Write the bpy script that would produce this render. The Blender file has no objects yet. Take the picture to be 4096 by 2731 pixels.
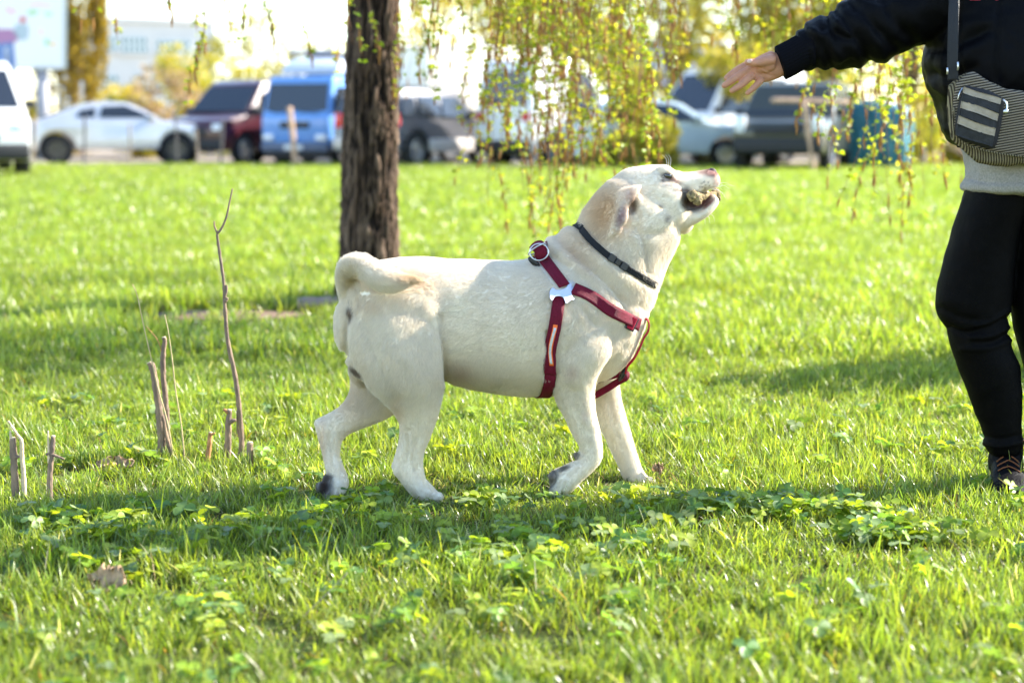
import bpy, bmesh, math, random
import numpy as np
from mathutils import Vector, Matrix, noise as mnoise
from mathutils.bvhtree import BVHTree
from mathutils.kdtree import KDTree
random.seed(7); RNG = np.random.default_rng(11)
SC = bpy.context.scene
COL = SC.collection
# ------------------------------------------------------------------ camera, light, exposure
FPX, CX, CY = 6827.0, 2048.0, 1365.5          # focal length and centre in pixels of the 4096 wide photograph
CAMH, TILT = 0.90, math.radians(7.23)
cam_d = bpy.data.cameras.new('camera'); cam = bpy.data.objects.new('camera', cam_d); COL.objects.link(cam)
cam_d.sensor_width = 36; cam_d.lens = 60; cam_d.clip_start = 0.05; cam_d.clip_end = 2000
cam.location = (0, 0, CAMH); cam.rotation_euler = (math.pi/2 - TILT, 0, 0)
cam_d.dof.use_dof = True; cam_d.dof.focus_distance = 4.17; cam_d.dof.aperture_fstop = 60/1000/0.022
SC.camera = cam
SUN_AZ, SUN_EL = math.radians(20), math.radians(32)    # azimuth from +X (right) towards +Y (away)
sdir = Vector((math.cos(SUN_EL)*math.cos(SUN_AZ), math.cos(SUN_EL)*math.sin(SUN_AZ), math.sin(SUN_EL)))
sun_d = bpy.data.lights.new('sun', 'SUN'); sun = bpy.data.objects.new('sun', sun_d); COL.objects.link(sun)
sun_d.energy = 4.5; sun_d.angle = math.radians(0.5); sun_d.color = (1.0, 0.93, 0.82)
sun.rotation_euler = (-sdir).to_track_quat('-Z', 'Y').to_euler(); sun.location = (8, 2, 6)
world = bpy.data.worlds.new('World'); SC.world = world; world.use_nodes = True
wn = world.node_tree.nodes; wl = world.node_tree.links
sky = wn.new('ShaderNodeTexSky'); sky.sky_type = 'NISHITA'; sky.sun_disc = False
sky.sun_elevation = SUN_EL; sky.sun_rotation = math.pi/2 - SUN_AZ
sky.air_density = 1.0; sky.dust_density = 0.1; sky.ozone_density = 1.0
bg = wn['Background']; bg.inputs['Strength'].default_value = 0.135
wl.new(sky.outputs[0], bg.inputs['Color'])
SC.view_settings.view_transform = 'Standard'; SC.view_settings.look = 'None'
SC.view_settings.exposure = 1.95; SC.view_settings.gamma = 1.0
SC.render.engine = 'CYCLES'
cy = SC.cycles; cy.use_denoising = True; cy.max_bounces = 6; cy.diffuse_bounces = 3; cy.glossy_bounces = 2
cy.transmission_bounces = 4; cy.transparent_max_bounces = 8; cy.caustics_reflective = False; cy.caustics_refractive = False
cy.use_adaptive_sampling = True; cy.adaptive_threshold = 0.015; cy.sample_clamp_indirect = 6

# ------------------------------------------------------------------ measuring helpers
FW = Vector((0, math.cos(TILT), -math.sin(TILT))); UPV = Vector((0, math.sin(TILT), math.cos(TILT)))
CAMP = Vector((0, 0, CAMH))
def ray(px, py):
    return Vector((1, 0, 0))*((px-CX)/FPX) + FW + UPV*((CY-py)/FPX)
def P(px, py, Y):
    d = ray(px, py); return CAMP + d*(Y/d.y)
def G(px, py, z=0.0):
    d = ray(px, py); return CAMP + d*((z-CAMH)/d.z)
def to_px(co):
    q = np.asarray(co, float) - np.array(CAMP)
    zf = q @ np.array(FW); return CX + FPX*q[..., 0]/zf, CY - FPX*(q @ np.array(UPV))/zf
def vnoise(co, s, seed=0.0):
    n = mnoise.noise
    return np.array([n((a*s+seed, b*s, c*s)) for a, b, c in co])
def fbm(co, s, octs=3, seed=0.0):
    r = 0; a = 1
    for i in range(octs):
        r = r + a*vnoise(co, s, seed+i*17.3); s *= 2; a *= 0.5
    return r
def smooth(e0, e1, x):
    t = np.clip((x-e0)/(e1-e0), 0, 1); return t*t*(3-2*t)
def catmull(pts, n):
    pts = [np.asarray(p, float) for p in pts]; pts = [2*pts[0]-pts[1]] + pts + [2*pts[-1]-pts[-2]]
    out = []
    for i in range(1, len(pts)-2):
        p0, p1, p2, p3 = pts[i-1:i+3]
        for k in range(n):
            t = k/n
            out.append(0.5*((2*p1)+(-p0+p2)*t+(2*p0-5*p1+4*p2-p3)*t*t+(-p0+3*p1-3*p2+p3)*t**3))
    out.append(pts[-2]); return np.array(out)

# ------------------------------------------------------------------ materials
def mat(name, color, rough=0.6, spec=0.4, metal=0.0, var=0.0, vscale=20.0, bump=0.0, bscale=60.0, attr=None, coat=0.0, sheen=0.0,
        trans=0.0, tcol=None, emit=None, stretch=None, vcol=None, alpha=1.0, transmission=0.0):
    m = bpy.data.materials.new(name); m.use_nodes = True
    N = m.node_tree.nodes; L = m.node_tree.links; b = N['Principled BSDF']; out = N['Material Output']
    b.inputs['Roughness'].default_value = rough; b.inputs['Specular IOR Level'].default_value = spec
    b.inputs['Metallic'].default_value = metal; b.inputs['Coat Weight'].default_value = coat
    b.inputs['Sheen Weight'].default_value = sheen; b.inputs['Transmission Weight'].default_value = transmission
    c4 = (*color, 1); csock = None
    if attr:
        a = N.new('ShaderNodeAttribute'); a.attribute_name = attr; csock = a.outputs['Color']
    tc = N.new('ShaderNodeTexCoord'); mp = N.new('ShaderNodeMapping'); L.new(tc.outputs['Object'], mp.inputs['Vector'])
    if stretch: mp.inputs['Scale'].default_value = stretch
    if var > 0:
        nz = N.new('ShaderNodeTexNoise'); nz.inputs['Scale'].default_value = vscale; nz.inputs['Detail'].default_value = 5
        L.new(mp.outputs[0], nz.inputs['Vector'])
        mr = N.new('ShaderNodeMapRange'); mr.inputs['From Min'].default_value = 0.3; mr.inputs['From Max'].default_value = 0.7
        L.new(nz.outputs['Fac'], mr.inputs['Value'])
        mx = N.new('ShaderNodeMix'); mx.data_type = 'RGBA'; L.new(mr.outputs[0], mx.inputs[0])
        v2 = vcol or tuple(min(1, x*(1+var)) for x in color); v1 = color if vcol else tuple(x*(1-var) for x in color)
        if csock:
            mx.blend_type = 'MULTIPLY'; mx.inputs[0].default_value = 1
            mg = N.new('ShaderNodeMapRange'); mg.inputs['To Min'].default_value = 1-var; mg.inputs['To Max'].default_value = 1+var
            L.new(nz.outputs['Fac'], mg.inputs['Value']); mg.inputs['From Min'].default_value = 0.3; mg.inputs['From Max'].default_value = 0.7
            for l in list(mx.inputs[0].links): L.remove(l)
            mx.inputs[0].default_value = 1; L.new(csock, mx.inputs[6]); L.new(mg.outputs[0], mx.inputs[7])
        else:
            mx.inputs[6].default_value = (*v1, 1); mx.inputs[7].default_value = (*v2, 1)
        csock = mx.outputs[2]
    if csock: L.new(csock, b.inputs['Base Color'])
    else: b.inputs['Base Color'].default_value = c4
    if bump > 0:
        nb = N.new('ShaderNodeTexNoise'); nb.inputs['Scale'].default_value = bscale; nb.inputs['Detail'].default_value = 6
        L.new(mp.outputs[0], nb.inputs['Vector'])
        bp = N.new('ShaderNodeBump'); bp.inputs['Strength'].default_value = bump; bp.inputs['Distance'].default_value = 0.01
        L.new(nb.outputs['Fac'], bp.inputs['Height']); L.new(bp.outputs[0], b.inputs['Normal'])
    if emit:
        b.inputs['Emission Color'].default_value = (*emit[0], 1); b.inputs['Emission Strength'].default_value = emit[1]
    if trans > 0:
        t = N.new('ShaderNodeBsdfTranslucent'); ms = N.new('ShaderNodeMixShader'); ms.inputs[0].default_value = trans
        if tcol is not None and not csock: t.inputs['Color'].default_value = (*tcol, 1)
        elif csock:
            hs = N.new('ShaderNodeMix'); hs.data_type = 'RGBA'; hs.blend_type = 'MULTIPLY'; hs.inputs[0].default_value = 1
            L.new(csock, hs.inputs[6]); hs.inputs[7].default_value = (*(tcol or (1, 1, 1)), 1); L.new(hs.outputs[2], t.inputs['Color'])
        else: t.inputs['Color'].default_value = c4
        L.new(b.outputs[0], ms.inputs[1]); L.new(t.outputs[0], ms.inputs[2]); L.new(ms.outputs[0], out.inputs['Surface'])
    return m

# ------------------------------------------------------------------ object helpers
def mesh_of(name, verts, faces, mats=None, smooth_=True, fmat=None):
    me = bpy.data.meshes.new(name); me.from_pydata([tuple(v) for v in verts], [], [tuple(int(i) for i in f) for f in faces])
    for m in (mats if isinstance(mats, (list, tuple)) else [mats] if mats else []): me.materials.append(m)
    if smooth_: me.polygons.foreach_set('use_smooth', np.ones(len(me.polygons), bool))
    if fmat is not None: me.polygons.foreach_set('material_index', np.asarray(fmat, np.int32))
    me.update(); return me
def link(name, me, parent=None, loc=(0, 0, 0)):
    o = bpy.data.objects.new(name, me); COL.objects.link(o); o.location = loc
    if parent: o.parent = parent
    return o
def tag(o, label=None, cat=None, group=None, kind=None):
    if label: o['label'] = label
    if cat: o['category'] = cat
    if group: o['group'] = group
    if kind: o['kind'] = kind
    return o
def thing(name, label, cat, loc=(0, 0, 0), rz=0.0, group=None):
    o = bpy.data.objects.new(name, None); COL.objects.link(o); o.location = loc; o.rotation_euler = (0, 0, rz)
    o.empty_display_size = 0.1
    return tag(o, label, cat, group)
def part(root, name, verts, faces, m, smooth_=True, world=True, fmat=None):
    """a mesh part; verts in world space (root unrotated) or in the root's own space"""
    if world: verts = np.asarray(verts, float) - np.array(root.location)
    return link(name, mesh_of(name, verts, faces, m, smooth_, fmat), root)
def copy_tree(o, parent=None):
    c = o.copy(); COL.objects.link(c); c.parent = parent
    for ch in o.children: copy_tree(ch, c)
    return c
class MB:
    def __init__(s): s.v = []; s.f = []; s.m = []
    def add(s, v, f, mi=0):
        o = len(s.v); s.v += [tuple(x) for x in v]; s.f += [tuple(i+o for i in q) for q in f]; s.m += [mi]*len(f); return s
    def box(s, lo, hi, mi=0):
        (a, b, c), (d, e, f) = lo, hi
        v = [(a,b,c),(d,b,c),(d,e,c),(a,e,c),(a,b,f),(d,b,f),(d,e,f),(a,e,f)]
        return s.add(v, [(0,3,2,1),(4,5,6,7),(0,1,5,4),(1,2,6,5),(2,3,7,6),(3,0,4,7)], mi)
def tube(pts, radii, n=8, cap=True, flat=None):
    """round tube along pts; returns verts, faces"""
    pts = np.asarray(pts, float); m = len(pts); radii = np.broadcast_to(np.asarray(radii, float), (m,))
    T = np.gradient(pts, axis=0); T /= np.linalg.norm(T, axis=1)[:, None]+1e-12
    u = np.cross(T[0], (0, 0, 1.0)); 
    if np.linalg.norm(u) < 1e-3: u = np.cross(T[0], (0, 1.0, 0))
    u /= np.linalg.norm(u); V = []
    for i in range(m):
        u = u - T[i]*np.dot(u, T[i]); u /= np.linalg.norm(u)+1e-12; w = np.cross(T[i], u)
        for k in range(n):
            a = 2*math.pi*k/n; V.append(pts[i]+radii[i]*(math.cos(a)*u+math.sin(a)*w*(flat or 1)))
    F = [(i*n+k, i*n+(k+1) % n, (i+1)*n+(k+1) % n, (i+1)*n+k) for i in range(m-1) for k in range(n)]
    if cap:
        V += [pts[0], pts[-1]]; c0, c1 = m*n, m*n+1
        F += [(c0, (k+1) % n, k) for k in range(n)] + [(c1, (m-1)*n+k, (m-1)*n+(k+1) % n) for k in range(n)]
    return V, F
def loft(secs, n=28, sub=4, ex=2.0, endround=0.5):
    """secs: list of (centre, a, b) world vectors -> closed tube with (super)elliptic sections, rounded ends"""
    A = np.array([np.concatenate([np.asarray(c), np.asarray(a), np.asarray(b)]) for c, a, b in secs], float)
    Q = catmull(list(A), sub) if len(A) > 1 else A
    def endcap(q, q2):
        d = q[:3]-q2[:3]; d = d/(np.linalg.norm(d)+1e-9)*min(np.linalg.norm(q[3:6]), np.linalg.norm(q[6:9]))*endround
        o = []
        for t in (0.5, 0.85, 0.98):
            r = q.copy(); s = math.sqrt(1-t*t); r[:3] += d*t; r[3:] *= s; o.append(r)
        return o
    s0 = endcap(Q[0], Q[1])[::-1]; s1 = endcap(Q[-1], Q[-2]); Q = np.array(s0+list(Q)+s1)
    V = []; m = len(Q)
    for q in Q:
        for k in range(n):
            t = 2*math.pi*k/n; c, s = math.cos(t), math.sin(t)
            c = math.copysign(abs(c)**(2/ex), c); s = math.copysign(abs(s)**(2/ex), s)
            V.append(q[:3]+q[3:6]*c+q[6:9]*s)
    F = [(i*n+k, i*n+(k+1) % n, (i+1)*n+(k+1) % n, (i+1)*n+k) for i in range(m-1) for k in range(n)]
    F.append(tuple(range(n))[::-1]); F.append(tuple((m-1)*n+k for k in range(n)))
    return V, F
def ellipsoid(c, ax, n=14, m=10):
    c = np.asarray(c, float); ax = [np.asarray(a, float) for a in ax]; V = [c+ax[2]]
    for i in range(1, m):
        p = math.pi*i/m
        for k in range(n):
            t = 2*math.pi*k/n; V.append(c+ax[2]*math.cos(p)+math.sin(p)*(ax[0]*math.cos(t)+ax[1]*math.sin(t)))
    V.append(c-ax[2]); L = len(V)-1
    F = [(0, 1+k, 1+(k+1) % n) for k in range(n)]
    for i in range(m-2):
        F += [(1+i*n+k, 1+(i+1)*n+k, 1+(i+1)*n+(k+1) % n, 1+i*n+(k+1) % n) for k in range(n)]
    F += [(L, 1+(m-2)*n+(k+1) % n, 1+(m-2)*n+k) for k in range(n)]
    return V, F
def fix_normals(me):
    bm = bmesh.new(); bm.from_mesh(me); bmesh.ops.recalc_face_normals(bm, faces=bm.faces); bm.to_mesh(me); bm.free()
def fuse(mb, voxel, smooth_it=6, fac=0.5):
    """union of closed shells -> one continuous surface (verts, faces)"""
    me = mesh_of('tmp', mb.v, mb.f); fix_normals(me); o = link('tmp', me)
    r = o.modifiers.new('r', 'REMESH'); r.mode = 'VOXEL'; r.voxel_size = voxel; r.adaptivity = 0
    s = o.modifiers.new('s', 'SMOOTH'); s.factor = fac; s.iterations = smooth_it
    dg = bpy.context.evaluated_depsgraph_get(); e = o.evaluated_get(dg); m2 = bpy.data.meshes.new_from_object(e)
    n = len(m2.vertices); V = np.empty(n*3); m2.vertices.foreach_get('co', V); V = V.reshape(n, 3)
    F = [tuple(p.vertices) for p in m2.polygons]
    bpy.data.objects.remove(o); bpy.data.meshes.remove(me); bpy.data.meshes.remove(m2)
    return V, F
def normals_of(V, F):
    me = mesh_of('tmpn', V, F); n = len(V); N = np.empty(n*3); me.vertices.foreach_get('normal', N); bpy.data.meshes.remove(me)
    return N.reshape(n, 3)
def set_color(me, name, C):
    a = me.color_attributes.new(name, 'FLOAT_COLOR', 'POINT')
    a.data.foreach_set('color', np.concatenate([C, np.ones((len(C), 1))], 1).astype(np.float32).ravel())
def poly_dist(ux, uy, poly, n=12):
    """pixel distance of many points to a polyline"""
    Q = catmull([(a, b) for a, b in poly], n) if len(poly) > 2 else np.array(poly, float)
    d = np.full(len(ux), 1e9)
    for a, b in zip(Q[:-1], Q[1:]):
        ab = b-a; t = np.clip(((ux-a[0])*ab[0]+(uy-a[1])*ab[1])/(ab@ab+1e-9), 0, 1)
        d = np.minimum(d, np.hypot(ux-a[0]-t*ab[0], uy-a[1]-t*ab[1]))
    return d
# ------------------------------------------------------------------ ground, lawn, clover
def gheight(x, y):
    return 0.012*np.sin(1.7*x+.6)*np.sin(1.3*y+.4)*smooth(1.0, 3.0, y)*0 + 0*x
m_soil = mat('lawn_soil', (0.055, 0.050, 0.018), rough=0.95, spec=0.1, var=0.5, vscale=6, vcol=(0.05, 0.075, 0.015), bump=0.6, bscale=40)
tag(link('ground', mesh_of('ground', [(-220,-30,0),(220,-30,0),(220,36.0,0),(-220,36.0,0)], [(0,1,2,3)], m_soil)), kind='structure')
m_dirt = mat('parking_dirt', (0.30, 0.25, 0.20), rough=0.95, spec=0.1, var=0.3, vscale=1.5, bump=0.4, bscale=8)
tag(link('parking_ground', mesh_of('parking_ground', [(-220,36.0,-.002),(220,36.0,-.002),(220,600,-.002),(-220,600,-.002)], [(0,1,2,3)], m_dirt)), kind='structure')

def leaf_material(name, trans, tcol, rough=0.42, spec=0.45):
    m = bpy.data.materials.new(name); m.use_nodes = True; N, L = m.node_tree.nodes, m.node_tree.links
    b = N['Principled BSDF']; b.inputs['Roughness'].default_value = rough; b.inputs['Specular IOR Level'].default_value = spec
    a = N.new('ShaderNodeAttribute'); a.attribute_name = 'blade'
    oi = N.new('ShaderNodeObjectInfo'); hs = N.new('ShaderNodeHueSaturation')
    mr = N.new('ShaderNodeMapRange'); mr.inputs['To Min'].default_value = .485; mr.inputs['To Max'].default_value = .515; L.new(oi.outputs['Random'], mr.inputs['Value']); L.new(mr.outputs[0], hs.inputs['Hue'])
    m2 = N.new('ShaderNodeMath'); m2.operation = 'MULTIPLY_ADD'; m2.inputs[1].default_value = .5; m2.inputs[2].default_value = .75
    wn_ = N.new('ShaderNodeTexWhiteNoise'); wn_.noise_dimensions = '1D'; L.new(oi.outputs['Random'], wn_.inputs['W']); L.new(wn_.outputs['Value'], m2.inputs[0]); L.new(m2.outputs[0], hs.inputs['Value'])
    L.new(a.outputs['Color'], hs.inputs['Color']); L.new(hs.outputs[0], b.inputs['Base Color'])
    t = N.new('ShaderNodeBsdfTranslucent'); mx = N.new('ShaderNodeMix'); mx.data_type = 'RGBA'; mx.blend_type = 'MULTIPLY'; mx.inputs[0].default_value = 1
    L.new(hs.outputs[0], mx.inputs[6]); mx.inputs[7].default_value = (*tcol, 1); mx.clamp_result = False; L.new(mx.outputs[2], t.inputs['Color'])
    ms = N.new('ShaderNodeMixShader'); ms.inputs[0].default_value = trans; L.new(b.outputs[0], ms.inputs[1]); L.new(t.outputs[0], ms.inputs[2]); L.new(ms.outputs[0], N['Material Output'].inputs['Surface'])
    return m
m_grass = leaf_material('grass_blade', .5, (1.75, 1.8, .7), .34, .55)
m_clover = leaf_material('clover_leaf', .42, (2.0, 1.9, .6), .45, .35)
GREENS = [(0.20,0.27,0.036),(0.255,0.32,0.040),(0.145,0.21,0.040),(0.32,0.36,0.055),(0.23,0.285,0.085)]
DRY = [(0.42,0.36,0.20),(0.50,0.44,0.30),(0.36,0.22,0.08)]
def tuft(seed, nb, rad, hmin, hmax, wid, seg=4, dry=.06, flat=0.0):
    r = random.Random(seed); V, F, C = [], [], []
    for _ in range(nb):
        a = r.uniform(0, 6.283); d = rad*math.sqrt(r.random()); x, y = d*math.cos(a), d*math.sin(a)
        h = r.uniform(hmin, hmax)*(1 if r.random() > .12 else 1.35); w = wid*r.uniform(.55, 1.2); az = r.uniform(0, 6.283)
        lean = abs(r.gauss(.25, .32))+flat; bend = r.uniform(.2, 1.25)
        dx, dy = math.cos(az), math.sin(az); tw = az+math.pi/2+r.uniform(-.9, .9); sx, sy = math.cos(tw), math.sin(tw)
        dr = r.random() < dry; c = r.choice(DRY if dr else GREENS); k = r.uniform(.75, 1.25)
        if dr: bend *= 1.5; lean += .4
        o = len(V); px, pz = 0.0, 0.0; ang = lean
        for i in range(seg+1):
            t = i/seg; ww = w*(1-t**2.2)*(.75+.5*min(1, t*3)) if i < seg else 0
            q = (x+dx*px, y+dy*px, pz)
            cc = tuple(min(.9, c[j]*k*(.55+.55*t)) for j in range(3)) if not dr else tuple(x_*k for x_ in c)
            if i == seg: V.append(q); C.append(cc)
            else:
                V += [(q[0]-sx*ww, q[1]-sy*ww, q[2]), (q[0]+sx*ww, q[1]+sy*ww, q[2])]; C += [cc, cc]
            st = h/seg; px += math.sin(ang)*st; pz += math.cos(ang)*st; ang += bend/seg
        for i in range(seg-1): F.append((o+2*i, o+2*i+1, o+2*i+3, o+2*i+2))
        F.append((o+2*seg-2, o+2*seg-1, o+2*seg))
    return V, F, C
def clover(seed, n=3):
    r = random.Random(seed); V, F, C = [], [], []
    for _ in range(n):
        a = r.uniform(0, 6.28); d = r.uniform(0, .03); bx, by = d*math.cos(a), d*math.sin(a)
        h = r.uniform(.022, .048); tx, ty = bx+r.uniform(-.02, .02), by+r.uniform(-.02, .02); s = r.uniform(.008, .0125)
        c = r.choice([(0.15,0.24,0.035),(0.20,0.29,0.03),(0.12,0.21,0.06),(0.27,0.34,0.04),(0.26,0.33,0.13)])
        tilt = Matrix.Rotation(r.uniform(0, .9), 3, 'X'); spin = Matrix.Rotation(r.uniform(0, 6.28), 3, 'Z'); M = spin @ tilt
        o = len(V); V += [(bx-.0008,by,0),(bx+.0008,by,0),(tx+.0006,ty,h),(tx-.0006,ty,h)]; C += [(0.09,0.16,0.03)]*4; F.append((o,o+1,o+2,o+3))
        for q in range(3):
            R = M @ Matrix.Rotation(q*2.094+r.uniform(-.15, .15), 3, 'Z'); o = len(V); cup = r.uniform(.1, .55); kk = r.uniform(.8, 1.2)
            prof = [(0,0),(.35,.55),(.8,.95),(1.35,1.0),(1.75,.72),(1.88,.3)]
            rows = []
            for u, w in prof:
                for sd in (-1, 0, 1):
                    p = R @ Vector((u*s, sd*w*s*.88, abs(sd)*w*s*cup - .12*u*u*s*.4)); V.append((tx+p.x, ty+p.y, h+p.z)); C.append(tuple(v*kk*(1.25 if sd == 0 and .3 < u < 1.2 else 1) for v in c))
            p = R @ Vector((1.78*s, 0, -.12*s)); 
            for i in range(len(prof)-1):
                for j in range(2): F.append((o+i*3+j, o+i*3+j+1, o+(i+1)*3+j+1, o+(i+1)*3+j))
    return V, F, C
def proto_collection(name, items, m):
    """source shapes for scattering; never linked to the scene itself"""
    c = bpy.data.collections.new(name)
    for i, (V, F, C) in enumerate(items):
        me = mesh_of(f'{name}_{i}', V, F, m); set_color(me, 'blade', np.array(C)); c.objects.link(bpy.data.objects.new(f'{name}_{i}', me))
    return c
def scatter(name, pts, rotz, scale, coll, kind, label=None, tilt=None):
    me = bpy.data.meshes.new(name); me.vertices.add(len(pts)); me.vertices.foreach_set('co', np.asarray(pts, np.float32).ravel())
    a = me.attributes.new('rz', 'FLOAT_VECTOR', 'POINT'); rv = np.zeros((len(pts), 3), np.float32); rv[:, 2] = rotz
    if tilt is not None: rv[:, 0] = tilt
    a.data.foreach_set('vector', rv.ravel())
    a = me.attributes.new('sc', 'FLOAT_VECTOR', 'POINT'); a.data.foreach_set('vector', np.asarray(scale, np.float32).ravel())
    o = link(name, me); tag(o, label, None, None, kind)
    ng = bpy.data.node_groups.new(name+'_scatter', 'GeometryNodeTree')
    ng.interface.new_socket('Geometry', in_out='INPUT', socket_type='NodeSocketGeometry'); ng.interface.new_socket('Geometry', in_out='OUTPUT', socket_type='NodeSocketGeometry')
    N, L = ng.nodes, ng.links; gi = N.new('NodeGroupInput'); go = N.new('NodeGroupOutput')
    ci = N.new('GeometryNodeCollectionInfo'); ci.inputs['Collection'].default_value = coll; ci.inputs['Separate Children'].default_value = True; ci.inputs['Reset Children'].default_value = True
    ip = N.new('GeometryNodeInstanceOnPoints'); ip.inputs['Pick Instance'].default_value = True
    na = N.new('GeometryNodeInputNamedAttribute'); na.data_type = 'FLOAT_VECTOR'; na.inputs['Name'].default_value = 'rz'
    ns = N.new('GeometryNodeInputNamedAttribute'); ns.data_type = 'FLOAT_VECTOR'; ns.inputs['Name'].default_value = 'sc'
    rv_ = N.new('FunctionNodeRandomValue'); rv_.data_type = 'INT'; rv_.inputs[4].default_value = 0; rv_.inputs[5].default_value = 1000
    L.new(gi.outputs[0], ip.inputs['Points']); L.new(ci.outputs[0], ip.inputs['Instance']); L.new(na.outputs['Attribute'], ip.inputs['Rotation']); L.new(ns.outputs['Attribute'], ip.inputs['Scale'])
    L.new(rv_.outputs[2], ip.inputs['Instance Index']); L.new(ip.outputs[0], go.inputs[0])
    md = o.modifiers.new('scatter', 'NODES'); md.node_group = ng
    return o
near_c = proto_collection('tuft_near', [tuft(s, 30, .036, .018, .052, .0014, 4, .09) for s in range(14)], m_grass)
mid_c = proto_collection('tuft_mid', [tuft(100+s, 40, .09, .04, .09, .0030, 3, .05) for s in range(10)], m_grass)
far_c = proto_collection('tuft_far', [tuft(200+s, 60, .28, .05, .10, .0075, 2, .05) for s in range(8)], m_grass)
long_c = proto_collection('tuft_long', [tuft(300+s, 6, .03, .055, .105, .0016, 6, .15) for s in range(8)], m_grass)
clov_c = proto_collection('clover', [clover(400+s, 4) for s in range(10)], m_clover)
PAWS = [(P(x, 1900, y).x, y) for x, y in ((1710, 4.045), (1320, 4.10), (2230, 4.085), (2560, 4.28))]
SOIL_SPOT = np.array(G(900, 1262)[:2])
def lawn_points(y0, y1, dens, margin):
    n = int(dens*(y1-y0)*((y0+y1)/2*.62+2*margin)); y = RNG.uniform(y0, y1, n*2); x = RNG.uniform(-1, 1, n*2)*(y1*.31+margin)
    k = np.abs(x) < y*.31+margin; p = np.stack([x[k], y[k], np.zeros(k.sum())], 1)[:n]
    return p
def patchy(p, s, seed): return np.array([mnoise.noise((a*s+seed, b*s, 0)) for a, b, _ in p])
def lawn(name, y0, y1, dens, coll, margin, hs=(.75, 1.25), thin=None):
    p = lawn_points(y0, y1, dens, margin)
    spot = ((p[:, 0]-SOIL_SPOT[0])/.50)**2+((p[:, 1]-SOIL_SPOT[1]+.22)/.52)**2
    p = p[(spot > 1) | (RNG.random(len(p)) < .12)]
    h = 1+.45*patchy(p, 1.6, 3.3)+.25*patchy(p, 5.0, 8.1); s = RNG.uniform(*hs, len(p))
    sc = np.stack([s, s, s*np.clip(h, .5, 1.7)], 1)
    for q in PAWS: sc[:, 2] *= 1-.68*np.exp(-((p[:, 0]-q[0])**2+(p[:, 1]-q[1]+.06)**2)/.11**2)
    return p, RNG.uniform(0, 6.28, len(p)), sc
def add_lawn(name, args, coll, label):
    p, r, s = args; scatter(name, p, r, s, coll, 'stuff', label)
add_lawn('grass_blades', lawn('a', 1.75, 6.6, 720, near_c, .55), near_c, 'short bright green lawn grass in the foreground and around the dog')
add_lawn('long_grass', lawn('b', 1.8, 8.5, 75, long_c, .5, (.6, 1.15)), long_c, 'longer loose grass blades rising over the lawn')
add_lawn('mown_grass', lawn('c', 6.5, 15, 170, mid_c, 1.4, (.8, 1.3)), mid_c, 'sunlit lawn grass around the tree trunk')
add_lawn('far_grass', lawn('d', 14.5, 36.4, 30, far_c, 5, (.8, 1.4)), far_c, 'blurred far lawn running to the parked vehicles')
# straw-coloured dry tufts gathered in patches
dry_c = proto_collection('tuft_dry', [tuft(500+s, 22, .06, .015, .045, .0018, 4, .75, .5) for s in range(8)], m_grass)
dp = np.concatenate([lawn_points(2.2, 7, 110, .4), lawn_points(7, 16, 45, .6)]); nz = patchy(dp, 1.1, 41.0)+.5*patchy(dp, 3.7, 12.0); c_ = G(3500, 1270); k_ = np.exp(-((dp[:, 0]-c_.x)/1.3)**2-((dp[:, 1]-c_.y)/1.1)**2)
dp = dp[nz+.75*k_ > .42]; ds = RNG.uniform(.7, 1.3, len(dp)); scatter('dry_grass', dp, RNG.uniform(0, 6.28, len(dp)), np.stack([ds]*3, 1), dry_c, 'stuff', 'straw-coloured dry tufts lying in patches on the lawn')
# clover: patches seen in front of the dog
cp = []
for (px, py, rx, ry, n) in ((3000,2065,.26,.05,130),(3330,2110,.16,.06,60),(1910,2290,.12,.13,80),(2080,2240,.10,.08,50),(950,2160,.22,.10,80),(420,2200,.10,.08,36),(520,2290,.10,.06,26),(1560,2030,.22,.05,70),
                            (2150,2040,.2,.05,60),(3680,2190,.08,.06,26),(3450,2180,.12,.05,34),(2700,2250,.12,.08,26),(1350,2120,.2,.08,40),(250,2120,.14,.06,30),(2400,2130,.2,.06,36),(3800,1830,.1,.05,16),(1200,2330,.3,.1,26),(700,2440,.2,.08,16),(1960,2480,.15,.08,14),(2500,2420,.2,.1,12)):
    c = G(px, py)
    for _ in range(int(n*.30)): cp.append((c.x+random.gauss(0, rx*.55), c.y+random.gauss(0, ry*.8), 0))
for _ in range(260):
    y = random.uniform(2.2, 5.5); cp.append((random.uniform(-1, 1)*(y*.31+.2), y, 0))
cp = np.array([c for c in cp if all((c[0]-q[0])**2+(c[1]-q[1]+.06)**2 > .013 for q in PAWS)]); cs = RNG.uniform(.75, 1.2, len(cp))
scatter('clover_patches', cp, RNG.uniform(0, 6.28, len(cp)), np.stack([cs]*3, 1), clov_c, 'stuff', 'round-leaved clover patches growing through the near grass')
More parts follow.
